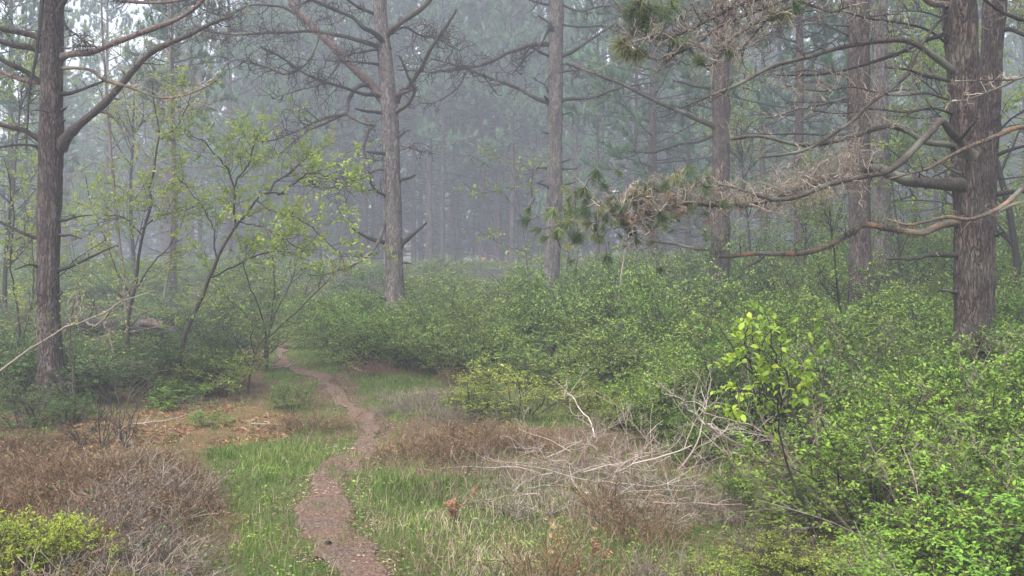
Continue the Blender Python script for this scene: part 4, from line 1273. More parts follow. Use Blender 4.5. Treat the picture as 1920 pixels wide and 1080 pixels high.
sapling('long grey dead stem leaning up to the left out of the right thicket', 6.7,
        [([(1482, 908), (1450, 880), (1400, 843), (1350, 812), (1320, 790)], 4.2, 2.4, 0, True),
         ([(1350, 812), (1300, 775), (1272, 745), (1240, 735)], 3, 1),
         ([(1500, 890), (1440, 815), (1380, 790), (1330, 775), (1310, 765)], 3.4, 1.4, .1, True),
         ([(1400, 843), (1390, 810), (1360, 790)], 2, 1)],
        (1530, 1000), [dict(nb=9, Lb=.3, nt=3, Lt=.16, nl=1, LL=.02, LW=.01, t0=.2)], 'leaf_near', wood='dead_wood', name='dead_sapling', cat='dead sapling')
sapling('slanting dead stick propped in the bushes under the needled limb', 15.0,
        [([(1160, 570), (1165, 520), (1170, 480), (1174, 448)], 2.8, 1.8, 0, True)],
        (1158, 640), [], 'leaf_bush', wood='dead_wood', name='dead_stick', cat='dead stem')
sapling('dark short dead branch sticking up from the bushes right of the middle pine', 17.0,
        [([(1240, 565), (1222, 552), (1205, 540), (1198, 532)], 3.2, 1.6, 0, True)],
        (1250, 620), [], 'leaf_bush', wood='twig_dark', name='dead_branch', cat='dead branch')
sapling('small bare dark many-stemmed sapling by the bend of the path', 12.6,
        [([(466, 730), (470, 690), (480, 660), (492, 640), (505, 625)], 3, 1.2, 0, True),
         ([(470, 690), (455, 665), (445, 645), (438, 628)], 2.2, 1),
         ([(472, 680), (500, 665), (520, 650)], 2, .9),
         ([(478, 665), (470, 640), (475, 615)], 1.8, .9)],
        (465, 748), [dict(nb=8, Lb=.3, nt=5, Lt=.16, nl=5, LL=.028, LW=.014, t0=.3)], 'leaf_dark', name='small_sapling')

# pale dead birches and a fallen one in the left distance
for i, (pts_, w0, d, lab) in enumerate([
        ([(236, 600), (232, 520), (222, 440), (215, 360), (208, 280), (200, 180), (192, 60), (190, -30)], 9, 22, 'pale dead birch leaning behind the crooked sapling'),
        ([(300, 600), (318, 480), (322, 340), (320, 200), (318, 60), (316, -40)], 8, 27, 'faint straight pale trunk right of the leaning birch')]):
    sapling(lab, d, [(pts_, w0 / 2, w0 / 4, 0, True)] + [([(a, b), (a + s_ * 35, b - 25), (a + s_ * 75, b - 20 + 20 * k_), (a + s_ * 110, b + 25 * k_)], 2, .7, .1 * k_) for k_, (a, b, s_) in enumerate([(pts_[3][0], pts_[3][1] + 20, 1), (pts_[3][0], pts_[3][1] - 30, -1), (pts_[4][0], pts_[4][1], 1), (pts_[-2][0], pts_[-2][1] + 40, -1), (pts_[-2][0], pts_[-2][1] + 90, 1)])],
            (pts_[0][0], 620), [dict(nb=8, Lb=1.2, nt=4, Lt=.6, nl=1, LL=.03, LW=.015, t0=.3, r_b=.008)], 'leaf_yellow', wood='heath_grey', name='birch_tree', cat='tree')

# broad-leaved trees in the distance
def broadleaf():
    t = thing('broadleaf_tree', '', 'tree')
    wb, lb = MB(), MB()
    stems = grow(A([[0, 0, -.1]] * 1), A([[.05, 0, 1]]), A([7.5]), 10, .2, .05, .3)
    wb.tubes(stems, .07, .02, 8)
    s, tn, tp, _ = along(stems, 16, .2, 1.0)
    limbs = grow(s, side(tn, 1, .8, .3, .3), 2.6 * rng.uniform(.5, 1.1, len(s)) * (1.15 - .6 * tp), 8, .6, .08, .3)
    wb.tubes(limbs, .025, .008, 5)
    leafy(wb, lb, limbs, nb=8, Lb=1.0, nt=5, Lt=.4, nl=9, LL=.085, LW=.05, t0=.2, r_b=.009)
    obj('stems', wb, M['twig_dark'], t, smooth=True)
    obj('foliage', lb, M['leaf_sapling'], t, kind='stuff')
    return t
BT = [broadleaf(), broadleaf()]
for n_, (px, d, s_, lab, i) in enumerate([(1905, 16, .95, 'hazy light green broadleaf tree at the right edge behind the double pine', 0), (1760, 24, 1.0, 'hazy broadleaf tree left of the double pine', 1), (1560, 27, .9, 'hazy broadleaf tree behind the left side of the straight brown pine', 0), (1410, 27, .75, 'hazy broadleaf tree low behind the big limb', 1),
                               (2020, 20, 1.1, 'broadleaf tree just beyond the right edge', 1), (10, 21, .8, 'hazy broadleaf tree behind the large left pine', 0), (250, 31, 1.0, 'foggy broadleaf tree behind the crooked sapling', 1), (1690, 18, .5, 'small leafy tree between the slim grey pine and the double pine', 0), (1060, 29, .45, 'small leafy tree in the fog at the foot of the middle pine', 1), (1500, 19, .42, 'small leafy tree under the big limb', 1), (1580, 13.5, .32, 'small leafy tree growing up in front of the straight brown pine', 0)]):
    x = (px - 960) / FPX * d
    loc = (x, d, float(HT(x, d)))
    if n_ < 2:
        o = BT[i]; o.location = loc; o.scale = (s_,) * 3; o.rotation_euler = (0, 0, n_); o['label'] = lab
    else:
        dup(BT[i], loc, rng.uniform(0, 6), (s_,) * 3, lab, mats={'foliage': M['leaf_bush']} if px in (1690, 1580, 1500, 1060) else None)

# ------------------------------------------------------------------ bushes
def bush(h=1.2, r=.75, ns=17, nb=9, nt=5, nl=9, LL=.037, LW=.019, bare=.1, big=False, up=.1):
    t = thing('bush', '', 'bush')
    wb, lb = MB(), MB()
    an = rng.uniform(0, 6.283, ns)
    el = rng.uniform(.05, 1.0, ns) ** .6
    s = np.stack([np.cos(an) * .12, np.sin(an) * .12, 0 * an - .05], -1)
    d = np.stack([np.cos(an) * el * r, np.sin(an) * el * r, h * np.sqrt(np.maximum(1.05 - .93 * el ** 2, .1))], -1)
    st = grow(s, d, np.linalg.norm(d, axis=1) * rng.uniform(.75, 1.12, ns), 8, .5, .09, -.35)
    wb.tubes(st, .009, .003, 5, 0, rng.uniform(size=ns))
    s2, tn, tp, _ = along(st, nb, .38, 1.0)
    g = grow(s2, side(tn, 1, .6, up, .75), .42 * r / .75 * rng.uniform(.4, 1.15, len(s2)) * (1.2 - .6 * tp), 6, .6, .1, .05)
    wb.tubes(g, .0035, .0015, 3, 0, rng.uniform(size=len(g)))
    s3, tn, tp, _ = along(g, nt, .25, 1.0)
    g2 = grow(s3, side(tn, 1, .8, .06, .9), .17 * rng.uniform(.5, 1.2, len(s3)), 4, .5, .1, .05)
    wb.tubes(g2, .0016, .001, 3, 0, rng.uniform(size=len(g2)))
    keep = g2[rng.uniform(size=len(g2)) > bare]
    s4, tn, tp, par = along(keep, nl, .05, 1.0)
    n = len(s4)
    ld = side(tn, 1, .8, .1, .75)
    nor = nrm(A([0, 0, 1.0]) + rng.normal(size=(n, 3)) * .3)
    rn = np.clip(rng.uniform(size=len(keep))[par] * .55 + rng.uniform(size=n) * .45, 0, 1)
    sz = rng.uniform(.55, 1.2, n)
    (lb.bigleaves if big else lb.leaves)(s4, ld, nor, LL * sz, LW * sz, 0, rn)
    obj('stems', wb, M['twig_dark'], t, kind='stuff')
    obj('foliage', lb, M['leaf_bush'], t, kind='stuff')
    return t

ORD = 'first second third fourth fifth sixth seventh eighth ninth tenth eleventh twelfth thirteenth fourteenth fifteenth sixteenth seventeenth eighteenth nineteenth twentieth'.split()
RANKS = {}
def rank(o, key, px):
    RANKS.setdefault(key, []).append((float(px), o))
def name_ranks():
    for key, lst in RANKS.items():
        lst.sort(key=lambda q: q[0])
        for i_, (_, o_) in enumerate(lst):
            if len(lst) == 1: o_['label'] = key
            elif i_ < 20: o_['label'] = key + ', ' + ORD[i_] + ' from the left'
BU = [bush(), bush(1.3, .7, 18, 10, 6, 10, .034, .017), bush(1.1, .85, 21, 9, 6, 9, .036, .018), bush(1.25, .75, 17, 9, 6, 10, .038, .019, .15), bush(1.3, .65, 17, 10, 6, 9, .038, .02, .1)]
BB = [bush(1.15, .75, 17, 9, 6, 8, .037, .019, .2, True), bush(1.05, .85, 19, 9, 6, 8, .032, .016, .22, True), bush(1.25, .7, 16, 9, 6, 8, .041, .02, .25, True)]
used = {}
def put_bush(protos, i, x, y, hs, ws, lab, group, leafm, stemm=None, name=None):
    p = protos[i]
    loc = (x, y, float(HT(x, y)) - .02)
    mats = {'foliage': M[leafm]}
    if stemm: mats['stems'] = M[stemm]
    if (id(protos), i) not in used:
        used[(id(protos), i)] = True
        p.location = loc; p.scale = (ws, ws, hs); p.rotation_euler = (0, 0, rng.uniform(0, 6))
        p['label'] = lab
        if group: p['group'] = group
        for ch in p.children:
            k_ = ch.name.split('.')[0]
            if k_ in mats:
                ch.material_slots[0].link = 'OBJECT'; ch.material_slots[0].material = mats[k_]
        return p
    return dup(p, loc, rng.uniform(0, 6.28), (ws, ws, hs), lab, group, mats)

def scatter(poly, spacing, d0, d1, xlo=-20, xhi=20):
    out = []
    y = d0
    while y < d1:
        sp = spacing(y)
        x = xlo + rng.uniform(0, sp)
        while x < xhi:
            xx, yy = x + rng.uniform(-.32, .32) * sp, y + rng.uniform(-.32, .32) * sp
            px, row = proj(xx, yy, float(HT(xx, yy)))
            if -130 < px < 2050 and inpoly(A([px]), A([row]), poly)[0]:
                out.append((xx, yy, float(px), float(row)))
            x += sp
        y += sp * .9
    return out

SH_R = [(1700, 1500), (1650, 1150), (1660, 1020), (1590, 950), (1500, 890), (1400, 840), (1290, 800), (1190, 755), (1080, 712), (920, 696), (800, 686), (660, 678), (615, 655), (640, 610), (700, 570), (800, 548), (2200, 520), (2600, 700), (2900, 1500)]
sp_r = lambda y: .66 if y < 8 else (.85 if y < 12 else (1.35 if y < 16 else (1.85 if y < 22 else 2.5)))
for x, y, px, row in scatter(SH_R, sp_r, 4.6, 34, -8, 20):
    if y < 8.2:
        hs = (1 + .2 * float(noise3(x * .9, y * .9, 7.3))) * rng.uniform(.85, 1.12) * (.66 + .26 * sstep(5, 7.2, y)) * (.6 if 1330 < px < 1640 and y < 6.6 else 1)
        o_ = put_bush(*((BB, int(rng.integers(0, 3))) if rng.uniform() < .6 else (BU, int(rng.integers(0, 5)))), x, y, hs, rng.uniform(.85, 1.1), 'fresh green broad-leaved bush in the foreground thicket at the right', 'bushes of the right foreground thicket', 'leaf_near' if rng.uniform() < .75 else 'leaf_bush', 'twig' if rng.uniform() < .3 else 'twig_dark')
        rank(o_, 'fresh green bush in the %s rank of the right thicket' % ('foremost' if y < 5.7 else ('second' if y < 6.6 else 'third')), px)
    elif y < 12:
        hs = rng.uniform(.88, 1.12) * (.78 if px < 1400 else 1)
        pr, i = (BB, int(rng.integers(0, 3))) if rng.uniform() < .4 else (BU, int(rng.integers(0, 5)))
        o_ = put_bush(pr, i, x, y, hs, rng.uniform(.9, 1.15), 'mid green leafy bush in the thicket around the foot of the double pine', 'bushes around the foot of the double pine', 'leaf_near' if rng.uniform() < .5 else 'leaf_bush')
        rank(o_, 'mid green bush %s the foot of the double pine' % ('in front of' if y < 9.3 else ('level with' if y < 10.4 else 'behind')), px)
    else:
        hmax = np.interp(px, [560, 700, 900, 1050, 1250, 1400, 1600, 2000], [.82, .93, .88, 1.2, 1.5, 1.75, 1.8, 1.9])
        hs = hmax * (1 + .3 * float(noise3(x * .55, y * .4, 3.3))) * rng.uniform(.7, 1.15) * np.interp(y, [12, 15, 20, 30], [.7, .85, .98, 1.05])
        if px < 1080:
            lab, gr = 'feathery light green bush in the bank right of the path bend', 'feathery bushes of the bank right of the path'
        else:
            lab, gr = 'feathery green bush in the thicket under the needled limb', 'feathery bushes behind the right thicket'
        put_bush(BU, int(rng.integers(0, 5)), x, y, hs, rng.uniform(1.1, 1.45) * (1 if y < 16 else (1.25 if y < 22 else 1.6)), lab, gr, 'leaf_bush' if rng.uniform() < .68 else ('leaf_dark' if rng.uniform() < .6 else 'leaf_near'))
for px, row, hh_ in [(612, 652, .95), (640, 672, 1.0), (690, 682, .95), (735, 690, .9), (780, 694, .95), (830, 700, .85), (880, 702, .95), (905, 706, .7), (1075, 722, .7), (1090, 728, .8), (1140, 742, .75), (660, 655, 1.15), (720, 662, 1.2), (790, 668, 1.15), (860, 672, 1.2), (940, 680, 1.2), (1010, 690, 1.15), (1080, 700, 1.2), (600, 630, 1.1), (1180, 770, .6), (1230, 800, .65), (1290, 838, .6)]:
    g_ = gnd(px, row)
    o_ = put_bush(BU, int(rng.integers(0, 5)), g_[0], g_[1], hh_ * .88 * rng.uniform(.9, 1.1), rng.uniform(.9, 1.15) * (1 if px < 1170 else .7), 'feathery light green bush at the front edge of the bank', 'front bushes of the feathery bank', 'leaf_bush' if px < 1170 else 'leaf_near')
    rank(o_, 'light green bush in the %s row of the feathery bank' % ('front' if row > 682 else 'second'), px)
SH_L = [(-400, 770), (100, 772), (250, 752), (330, 748), (385, 738), (405, 700), (395, 650), (300, 625), (-400, 605)]
for x, y, px, row in scatter(SH_L, lambda y: .85 if y < 13 else 1.4, 10.4, 24, -16, 0):
    put_bush(BU, int(rng.integers(0, 5)), x, y, rng.uniform(.5, .66) * (1.25 if px < 110 or px > 345 else (1 if y < 12.6 else .72)), rng.uniform(.85, 1.2) * (1 if y < 13 else 1.3), 'dull olive bush in the thicket left of the path', 'olive bushes left of the path', 'leaf_dark', 'twig_dark' if rng.uniform() < .5 else 'twig')
SH_F = [(-300, 605), (480, 610), (520, 600), (540, 560), (560, 530), (2200, 530), (2200, 512), (-300, 512)]
for x, y, px, row in scatter(SH_F, lambda y: 3.4, 25, 50, -30, 32):
    put_bush(BU, int(rng.integers(0, 5)), x, y, rng.uniform(.7, 1.3) * (.85 if 500 < px < 1010 else 1), rng.uniform(1.8, 2.6), 'pale hazed bush at the foot of the foggy wood', 'hazed bushes at the foot of the wood', 'leaf_bush')

name_ranks()
# single bushes that stand out
def at_base(px, row):
    g = gnd(px, row)
    return g[0], g[1]
for px, row, hs, ws, lab, mt, i in [
        (985, 774, .52, 1.0, 'low rounded yellow green bush in front of the feathery bank', 'leaf_yellow', 1),
        (50, 800, .42, .7, 'dull green bush hiding the left side of the foot of the large left pine', 'leaf_dark', 1),
        (130, 792, .28, .45, 'dull green bush right of the foot of the large left pine', 'leaf_dark', 4),
        (1095, 742, .34, .4, 'small green bush just right of the yellow green bush', 'leaf_bush', 0),
        (548, 768, .3, .38, 'small pale green open bush beside the bend of the path', 'leaf_bush', 4),
        (388, 800, .18, .28, 'tiny light green bush on the orange clearing', 'leaf_near', 0),
        (330, 760, .3, .5, 'fresh green low bush at the front of the olive thicket', 'leaf_near', 3),
        (405, 745, .62, .7, 'deep green bush at the right end of the olive thicket', 'leaf_bush', 2),
        (1440, 960, .35, .45, 'pale green low bush at the edge of the dead brush', 'leaf_near', 2),
        (1180, 805, .32, .4, 'low yellow green bush left of the leaning dead stem', 'leaf_yellow', 4),
        (1120, 790, .35, .42, 'small bright bush at the upper edge of the dead brush', 'leaf_yellow', 0),
        (1320, 870, .35, .45, 'light green bush behind the dead brush', 'leaf_near', 1)]:
    x, y = at_base(px, row)
    put_bush(BU, i, x, y, hs, ws, lab, None, mt)
for px, row, hs, ws, lab, mt, i in [
        (25, 1130, .46, .5, 'bright yellow green low bush at the bottom left corner', 'leaf_bright', 0),
        (-70, 1100, .42, .5, 'bright low bush cut by the left edge of the picture', 'leaf_bright', 1),
        (95, 1090, .34, .32, 'fresh green sprouting bush beside the bottom left corner bush', 'leaf_bright', 2),
        (235, 1165, .26, .3, 'small fresh green bush among grey twigs at the bottom left', 'leaf_bright', 0),
        (1850, 1120, .5, .6, 'blue green low bush at the bottom right corner', 'leaf_near', 1),
        (1700, 1190, .4, .6, 'low yellow speckled bush at the bottom right', 'leaf_near', 2),
        (1350, 1120, .2, .35, 'low bright green sprouts at the bottom under the dead brush', 'leaf_bright', 1),
        (1480, 1090, .28, .45, 'low yellow green bush under the big-leaved young tree', 'leaf_yellow', 0)]:
    x, y = at_base(px, row)
    put_bush(BB, i, x, y, hs, ws, lab, None, mt)

# dark little juniper
x, y = at_base(882, 785)
jt = thing('juniper_seedling', 'small dark evergreen seedling standing in the dry grass right of the path', 'seedling', (x, y, float(HT(x, y))))
jb, jn = MB(), MB()
st = grow(A([[x, y, jt.location[2]]] * 5), A([[.2, 0, 1], [-.3, 0, 1], [.5, .2, .8], [0, 0, 1], [-.1, .3, 1]]), A([.34, .26, .22, .4, .3]), 6, .3, .05, 0)
jb.tubes(st, .007, .003, 5)
s, tn, tp, _ = along(st, 22, .2, 1)
jn.tuft(s, side(tn, .7, 1, .3), 9, .05, .006, .7)
obj('stems', jb, M['twig_dark'], jt)
obj('needles', jn, M['leaf_dark'], jt, kind='stuff')

# ------------------------------------------------------------------ brown heath, dead brush
def heath(h=.5, r=.45, n=46, leaves=260, fine=.0038, spread=.7):
    t = thing('dead_heath_bush', '', 'dead bush')
    wb, lb = MB(), MB()
    an = rng.uniform(0, 6.283, n)
    rr = rng.uniform(0, 1, n) ** .6
    s = np.stack([np.cos(an) * r * rr * .7, np.sin(an) * r * rr * .7, 0 * an - .03], -1)
    d = np.stack([np.cos(an) * rr * spread, np.sin(an) * rr * spread, np.ones(n)], -1) + rng.normal(size=(n, 3)) * .2
    g = grow(s, d, h * rng.uniform(.5, 1.1, n), 6, .6, .14, .1)
    wb.tubes(g, fine * 1.3, fine * .7, 3, 0, rng.uniform(size=n))
    s2, tn, _, _ = along(g, 5, .2, 1)
    g2 = grow(s2, side(tn, 1, .8, .25), .2 * rng.uniform(.4, 1.1, len(s2)), 4, .6, .15, .15)
    wb.tubes(g2, fine * .8, fine * .4, 3, 0, rng.uniform(size=len(g2)))
    s3, tn, _, _ = along(g2, 2, .3, 1)
    g3 = grow(s3, side(tn, 1, .8, .25), .09 * rng.uniform(.4, 1.1, len(s3)), 3, .4, .1, .1)
    wb.tubes(g3, fine * .5, fine * .3, 3, 0, rng.uniform(size=len(g3)))
    if leaves:
        s4, tn, _, _ = along(g3, 1, .2, 1)
        sel = rng.choice(len(s4), min(leaves, len(s4)), replace=False)
        lb.leaves(s4[sel], side(tn[sel], 1, .5), rvec(len(sel)), .022, .012)
    obj('twigs', wb, M['heath'], t, kind='stuff')
    if lb.n: obj('withered_leaves', lb, M['leaf_brown'], t, kind='stuff')
    return t
HE = [heath(), heath(.42, .5, 52, 420), heath(.58, .4, 40, 120), heath(.36, .45, 50, 60, .0034, 1.0)]
def put_heath(i, x, y, hs, ws, lab, gr, wm='heath', lm='leaf_brown'):
    loc = (x, y, float(HT(x, y)) - .01)
    mats = {'twigs': M[wm], 'withered_leaves': M[lm]}
    if ('h', i) not in used:
        used[('h', i)] = True
        p = HE[i]
        p.location = loc; p.scale = (ws, ws, hs); p['label'] = lab; p['group'] = gr
        for ch in p.children:
            ch.material_slots[0].link = 'OBJECT'; ch.material_slots[0].material = mats[ch.name.split('.')[0]]
        return
    dup(HE[i], loc, rng.uniform(0, 6.28), (ws, ws, hs), lab, gr, mats)
HL = [(-300, 830), (60, 832), (90, 880), (220, 890), (300, 900), (325, 920), (345, 985), (345, 1080), (320, 1350), (-500, 1350)]
for x, y, px, row in scatter(HL, lambda y: .4, 4.3, 10.2, -8, 2):
    grey = (row > 1000 + (200 - px) * .6 and px > 110 and rng.uniform() < .75) or rng.uniform() < .15
    put_heath(int(rng.integers(0, 4)), x, y, rng.uniform(.45, .85) * float(np.interp(row, [860, 900, 960], [.55, .75, .95])), rng.uniform(.75, 1.1),
              'grey twiggy dead bush at the bottom left beside the grass' if grey else 'reddish brown dead heath bush in the left foreground',
              'grey dead bushes at the bottom left' if grey else 'brown heath in the left foreground', 'heath_grey' if grey else 'heath')
HR = [(745, 862), (765, 838), (775, 812), (830, 812), (960, 825), (1050, 850), (1000, 885), (900, 885), (780, 872)]
for x, y, px, row in scatter(HR, lambda y: .5, 6, 13, -3, 4):
    put_heath(int(rng.integers(0, 4)), x, y, rng.uniform(.3, .6), rng.uniform(.6, 1.0), 'brown grey dead heath bush right of the path bend', 'dead heath right of the path', 'heath_grey' if rng.uniform() < .5 else 'heath', 'leaf_brown' if rng.uniform() < .75 else 'leaf_orange')
HS = [(730, 790), (735, 745), (800, 730), (900, 748), (960, 790), (860, 790)]
for x, y, px, row in scatter(HS, lambda y: .55, 9, 15, -3, 2):
    put_heath(3, x, y, rng.uniform(.3, .5), rng.uniform(.6, .9), 'pale dry twiggy tussock in front of the feathery bank', 'dry tussocks in front of the bank', 'heath_grey')
HC = [(545, 808), (550, 790), (598, 796), (600, 816), (550, 820)]
for x, y, px, row in scatter(HC, lambda y: .5, 9, 13, -5, 0):
    put_heath(int(rng.integers(0, 4)), x, y, rng.uniform(.4, .65), rng.uniform(.8, 1.1), 'low dry twiggy bush between the clearing and the path', 'low dry bushes between clearing and path', 'heath_grey' if rng.uniform() < .6 else 'heath')
HB = [(100, 800), (130, 780), (420, 765), (600, 745), (640, 755), (430, 785), (110, 830)]
for x, y, px, row in scatter([(440, 772), (450, 752), (500, 745), (545, 765), (500, 780)], lambda y: .6, 9, 15, -6, 0):
    put_heath(2, x, y, rng.uniform(.6, .9), rng.uniform(.8, 1.1), 'brown dead bush at the foot of the small bare sapling', 'brown dead bushes by the small bare sapling')
for x, y, px, row in scatter([(1130, 960), (1000, 1000), (1000, 1200), (1500, 1200), (1480, 1000), (1400, 950)], lambda y: .75, 5.2, 8, 0, 4):
    put_heath(int(rng.integers(0, 4)), x, y, rng.uniform(.3, .6), rng.uniform(.5, .9), 'sparse dead twiggy bush in the grass at the bottom', 'sparse dead bushes at the bottom', 'heath_grey' if rng.uniform() < .6 else 'heath', 'leaf_orange' if rng.uniform() < .3 else 'leaf_brown')
for x, y in [at_base(1095, 760), at_base(1130, 758), at_base(850, 722), at_base(690, 706)]:
    put_heath(0, x, y, rng.uniform(.35, .55), .7, 'rust brown dead twigs under the front of the feathery bank', 'dead twigs under the bank', 'heath')
# taller dark twigs standing up out of the heath
for (px, row, hh, lab) in [(30, 782, .6, 'bare twiggy shrub left of the foot of the large left pine'), (125, 786, .55, 'bare twiggy shrub right of the foot of the large left pine'), (68, 800, .45, 'low bare twiggy shrub in front of the foot of the large left pine'), (150, 850, .42, 'dark bare twiggy shrub in the heath, leftmost of the three'), (235, 840, .4, 'dark bare twiggy shrub in the heath, middle of the three'), (190, 838, .5, 'dark bare twiggy shrub in the heath, rightmost and tallest of the three')]:
    x, y = at_base(px, row)
    tw = thing('bare_shrub', lab, 'bare shrub', (x, y, float(HT(x, y))))
    wb = MB()
    g = grow(A([[x, y, tw.location[2]]] * 7), nrm(A([0, 0, 1.3]) + rng.normal(size=(7, 3)) * .45), hh * rng.uniform(.7, 1.1, 7), 8, .5, .1, .2)
    wb.tubes(g, .006, .0025, 4, 0, rng.uniform(size=7))
    s, tn, _, _ = along(g, 12, .2, 1)
    g2 = grow(s, side(tn, 1, .8, .4), .1 * rng.uniform(.4, 1.2, len(s)), 4, .5, .1, .2)
    wb.tubes(g2, .003, .0015, 3, 0, rng.uniform(size=len(s)))
    obj('stems', wb, M['twig_dark'], tw, smooth=True)

# dead brush: each fallen branch is a thing
def fallen_branch(p0, ang, L, lift, r, label, group, mat='dead_wood', tw=10, dirz=0.1, curl=.9):
    t = thing('fallen_branch', label, 'dead branch', p0, group)
    wb = MB()
    g = grow(A([p0]), A([[math.cos(ang), math.sin(ang), dirz]]), A([L]), 14, curl, .1, lift)
    g[:, :, 2] = np.maximum(g[:, :, 2], HT(g[:, :, 0], g[:, :, 1]) + r)
    wb.tubes(g, r, r * .35, 6, 0, rng.uniform())
    s, tn, tp, _ = along(g, tw, .1, 1)
    g2 = grow(s, side(tn, 1, .8, .45), L * .33 * rng.uniform(.3, 1.1, tw), 7, 1.0, .12, .2)
    wb.tubes(g2, r * .45, r * .2, 4, 0, rng.uniform(size=tw))
    s, tn, tp, _ = along(g2, 4, .2, 1)
    g3 = grow(s, side(tn, 1, .8, .3), L * .12 * rng.uniform(.3, 1.1, len(s)), 4, .8, .12, .2)
    wb.tubes(g3, r * .22, r * .12, 3, 0, rng.uniform(size=len(s)))
    obj('wood', wb, M[mat], t, smooth=True, kind='stuff')
DBP = [(930, 905), (1020, 850), (1150, 850), (1260, 880), (1370, 930), (1400, 1000), (1250, 985), (1120, 960), (1000, 960)]
for j, (x, y, px, row) in enumerate(scatter(DBP, lambda y: .235, 5.8, 10, 0, 4)):
    fallen_branch((x, y, float(HT(x, y)) + rng.uniform(.02, .18)), rng.uniform(0, 6.283), rng.uniform(.3, .85), rng.uniform(.0, .35), rng.uniform(.0025, .006),
                  'bleached dead branch in the tangled brush heap', 'branches of the bleached brush heap', 'dead_wood' if rng.uniform() < .3 else ('twig_pale' if rng.uniform() < .75 else 'twig'), 8, rng.uniform(-.1, .4), .7)
for x, y, px, row in scatter([(960, 900), (1040, 860), (1160, 860), (1300, 900), (1390, 950), (1400, 1010), (1250, 1000), (1100, 980), (980, 960)], lambda y: .58, 5.2, 10, 0, 4):
    put_heath(3, x, y, rng.uniform(.18, .38), rng.uniform(.8, 1.2), 'pale low mat of fine dead twigs in the brush heap', 'twig mats of the brush heap', 'twig_pale' if rng.uniform() < .35 else 'heath_grey')
for px0, row0, px1, row1, dz, r, lab in [
        (1160, 905, 1075, 985, .12, .011, 'thick bleached branch lying lowest in the brush heap'), (1115, 840, 1075, 775, .5, .008, 'curved bleached stem rising at the left of the brush heap'),
        (1270, 905, 1370, 870, .15, .009, 'pale branch pointing right out of the brush heap')]:
    a, b = gnd(px0, row0), gnd(px1, row1)
    fallen_branch(tuple(a + A([0, 0, .1])), math.atan2(b[1] - a[1], b[0] - a[0]), min(float(np.linalg.norm(b - a)), 1.4), .0, r, lab, None, 'dead_wood', 7, dz, .5)
for px0, row0, ang, L, r, lab, mt_ in [(510, 694, .1, .5, .014, 'bleached stick lying on the far part of the path', 'dead_wood'), (470, 800, .3, .6, .008, 'thin stick lying on the right of the orange clearing', 'twig_pale'),
                                  (250, 800, .2, .7, .007, 'thin stick lying on the orange clearing', 'twig_pale'), (690, 700, 2.8, .5, .012, 'short pale stick under the feathery bank', 'twig_pale'), (640, 660, .5, .4, .01, 'pale twig behind the path bend', 'dead_wood')]:
    a = gnd(px0, row0)
    fallen_branch(tuple(a + A([0, 0, .03])), ang, L, 0, r, lab, None, mt_, 4, .02, .4)
for px0, row0, hh, lab in [(1010, 905, .45, 'upright pale dead twig left of the brush heap'), (865, 905, .3, 'dark dead twig standing in the grass right of the path'), (850, 830, .35, 'slanting dark stem in the heath right of the path'), (830, 925, .25, 'dark forked twig in the grass right of the path'),
                           (1185, 900, .7, 'tall pale curved stem at the top of the brush heap'), (1230, 890, .6, 'tall pale stem at the right of the brush heap'), (1080, 880, .55, 'tall pale stem at the left of the brush heap'), (980, 830, .5, 'hooked pale stem behind the heath')]:
    a = gnd(px0, row0)
    fallen_branch(tuple(a), rng.uniform(0, 6), hh, .5, .0038, lab, None, 'twig_dark' if 'dark' in lab else 'twig_pale', 8, 2.5, .7)

k_ = 0
for px0 in range(1300, 1920, 44):
    for row0 in (rng.uniform(1000, 1090), rng.uniform(860, 960)):
        if row0 > 980 and px0 < 1420: continue
        a = gnd(px0 + rng.uniform(-20, 20), row0)
        fallen_branch(tuple(a + A([0, 0, rng.uniform(.15, .4)])), rng.uniform(0, 6.3), rng.uniform(.5, 1.0), .2, rng.uniform(.0025, .0045), 'thin dead grey stem slanting up through the right thicket', 'dead stems in the right thicket', 'twig_pale' if rng.uniform() < .6 else 'twig', 8, rng.uniform(.4, 1.6), .7)
# ------------------------------------------------------------------ fallen logs, sign, fence, cone
def log(p, r0, r1, label, matn, extra=()):
    a = A([pt(x_, y_, d_) for x_, y_, d_ in p])
    t = thing('fallen_log', label, 'log', a[0])
    m = trunk_mb_h(a, r0, r1)
    obj('trunk', m, M[matn], t, smooth=True)
    for e_ in extra:
        q = A([pt(x_, y_, d_) for x_, y_, d_ in e_[0]])
        lm, _, _ = limb_mb(q, e_[1], e_[1] * .4, 7)
        obj('branch', lm, [M['limb'], M['twig']], t, smooth=True)
def trunk_mb_h(a, r0, r1):
    n = 60
    q = spline(a, n)
    m = MB()
    t = np.linspace(0, 1, n)
    m.tubes(q, 0, 0, 20, prof=(r0 * (1 - t) + r1 * t) * (1 + .08 * noise3(t * 25, 1, r0 * 9)))
    for k_ in (0, -1):                      # closed ends
        c = q[k_]
        ring = m.v[0].reshape(n, 20, 3)[k_]
        m.raw(np.vstack([ring, c[None]]), [[i, (i + 1) % 20, 20] if k_ else [(i + 1) % 20, i, 20] for i in range(20)])
    return m
log([(120, 612, 16.5), (180, 616, 16.8), (250, 616, 17.2), (330, 626, 17.5)], .16, .13, 'dark mossy log lying in the left bushes', 'limb_dark',
    [([(300, 615, 17.2), (320, 600, 17), (335, 585, 16.8), (322, 568, 16.8)], .02), ([(240, 612, 17), (265, 590, 16.8), (290, 580, 16.8)], .02), ([(200, 622, 16.8), (250, 622, 16.6), (310, 612, 16.5), (340, 600, 16.4)], .022), ([(150, 608, 16.6), (168, 590, 16.5), (176, 560, 16.4)], .025)])
log([(264, 603, 16.9), (285, 606, 16.9), (305, 611, 16.9)], .085, .08, 'short reddish brown log piece resting on the dark mossy log', 'limb_red')
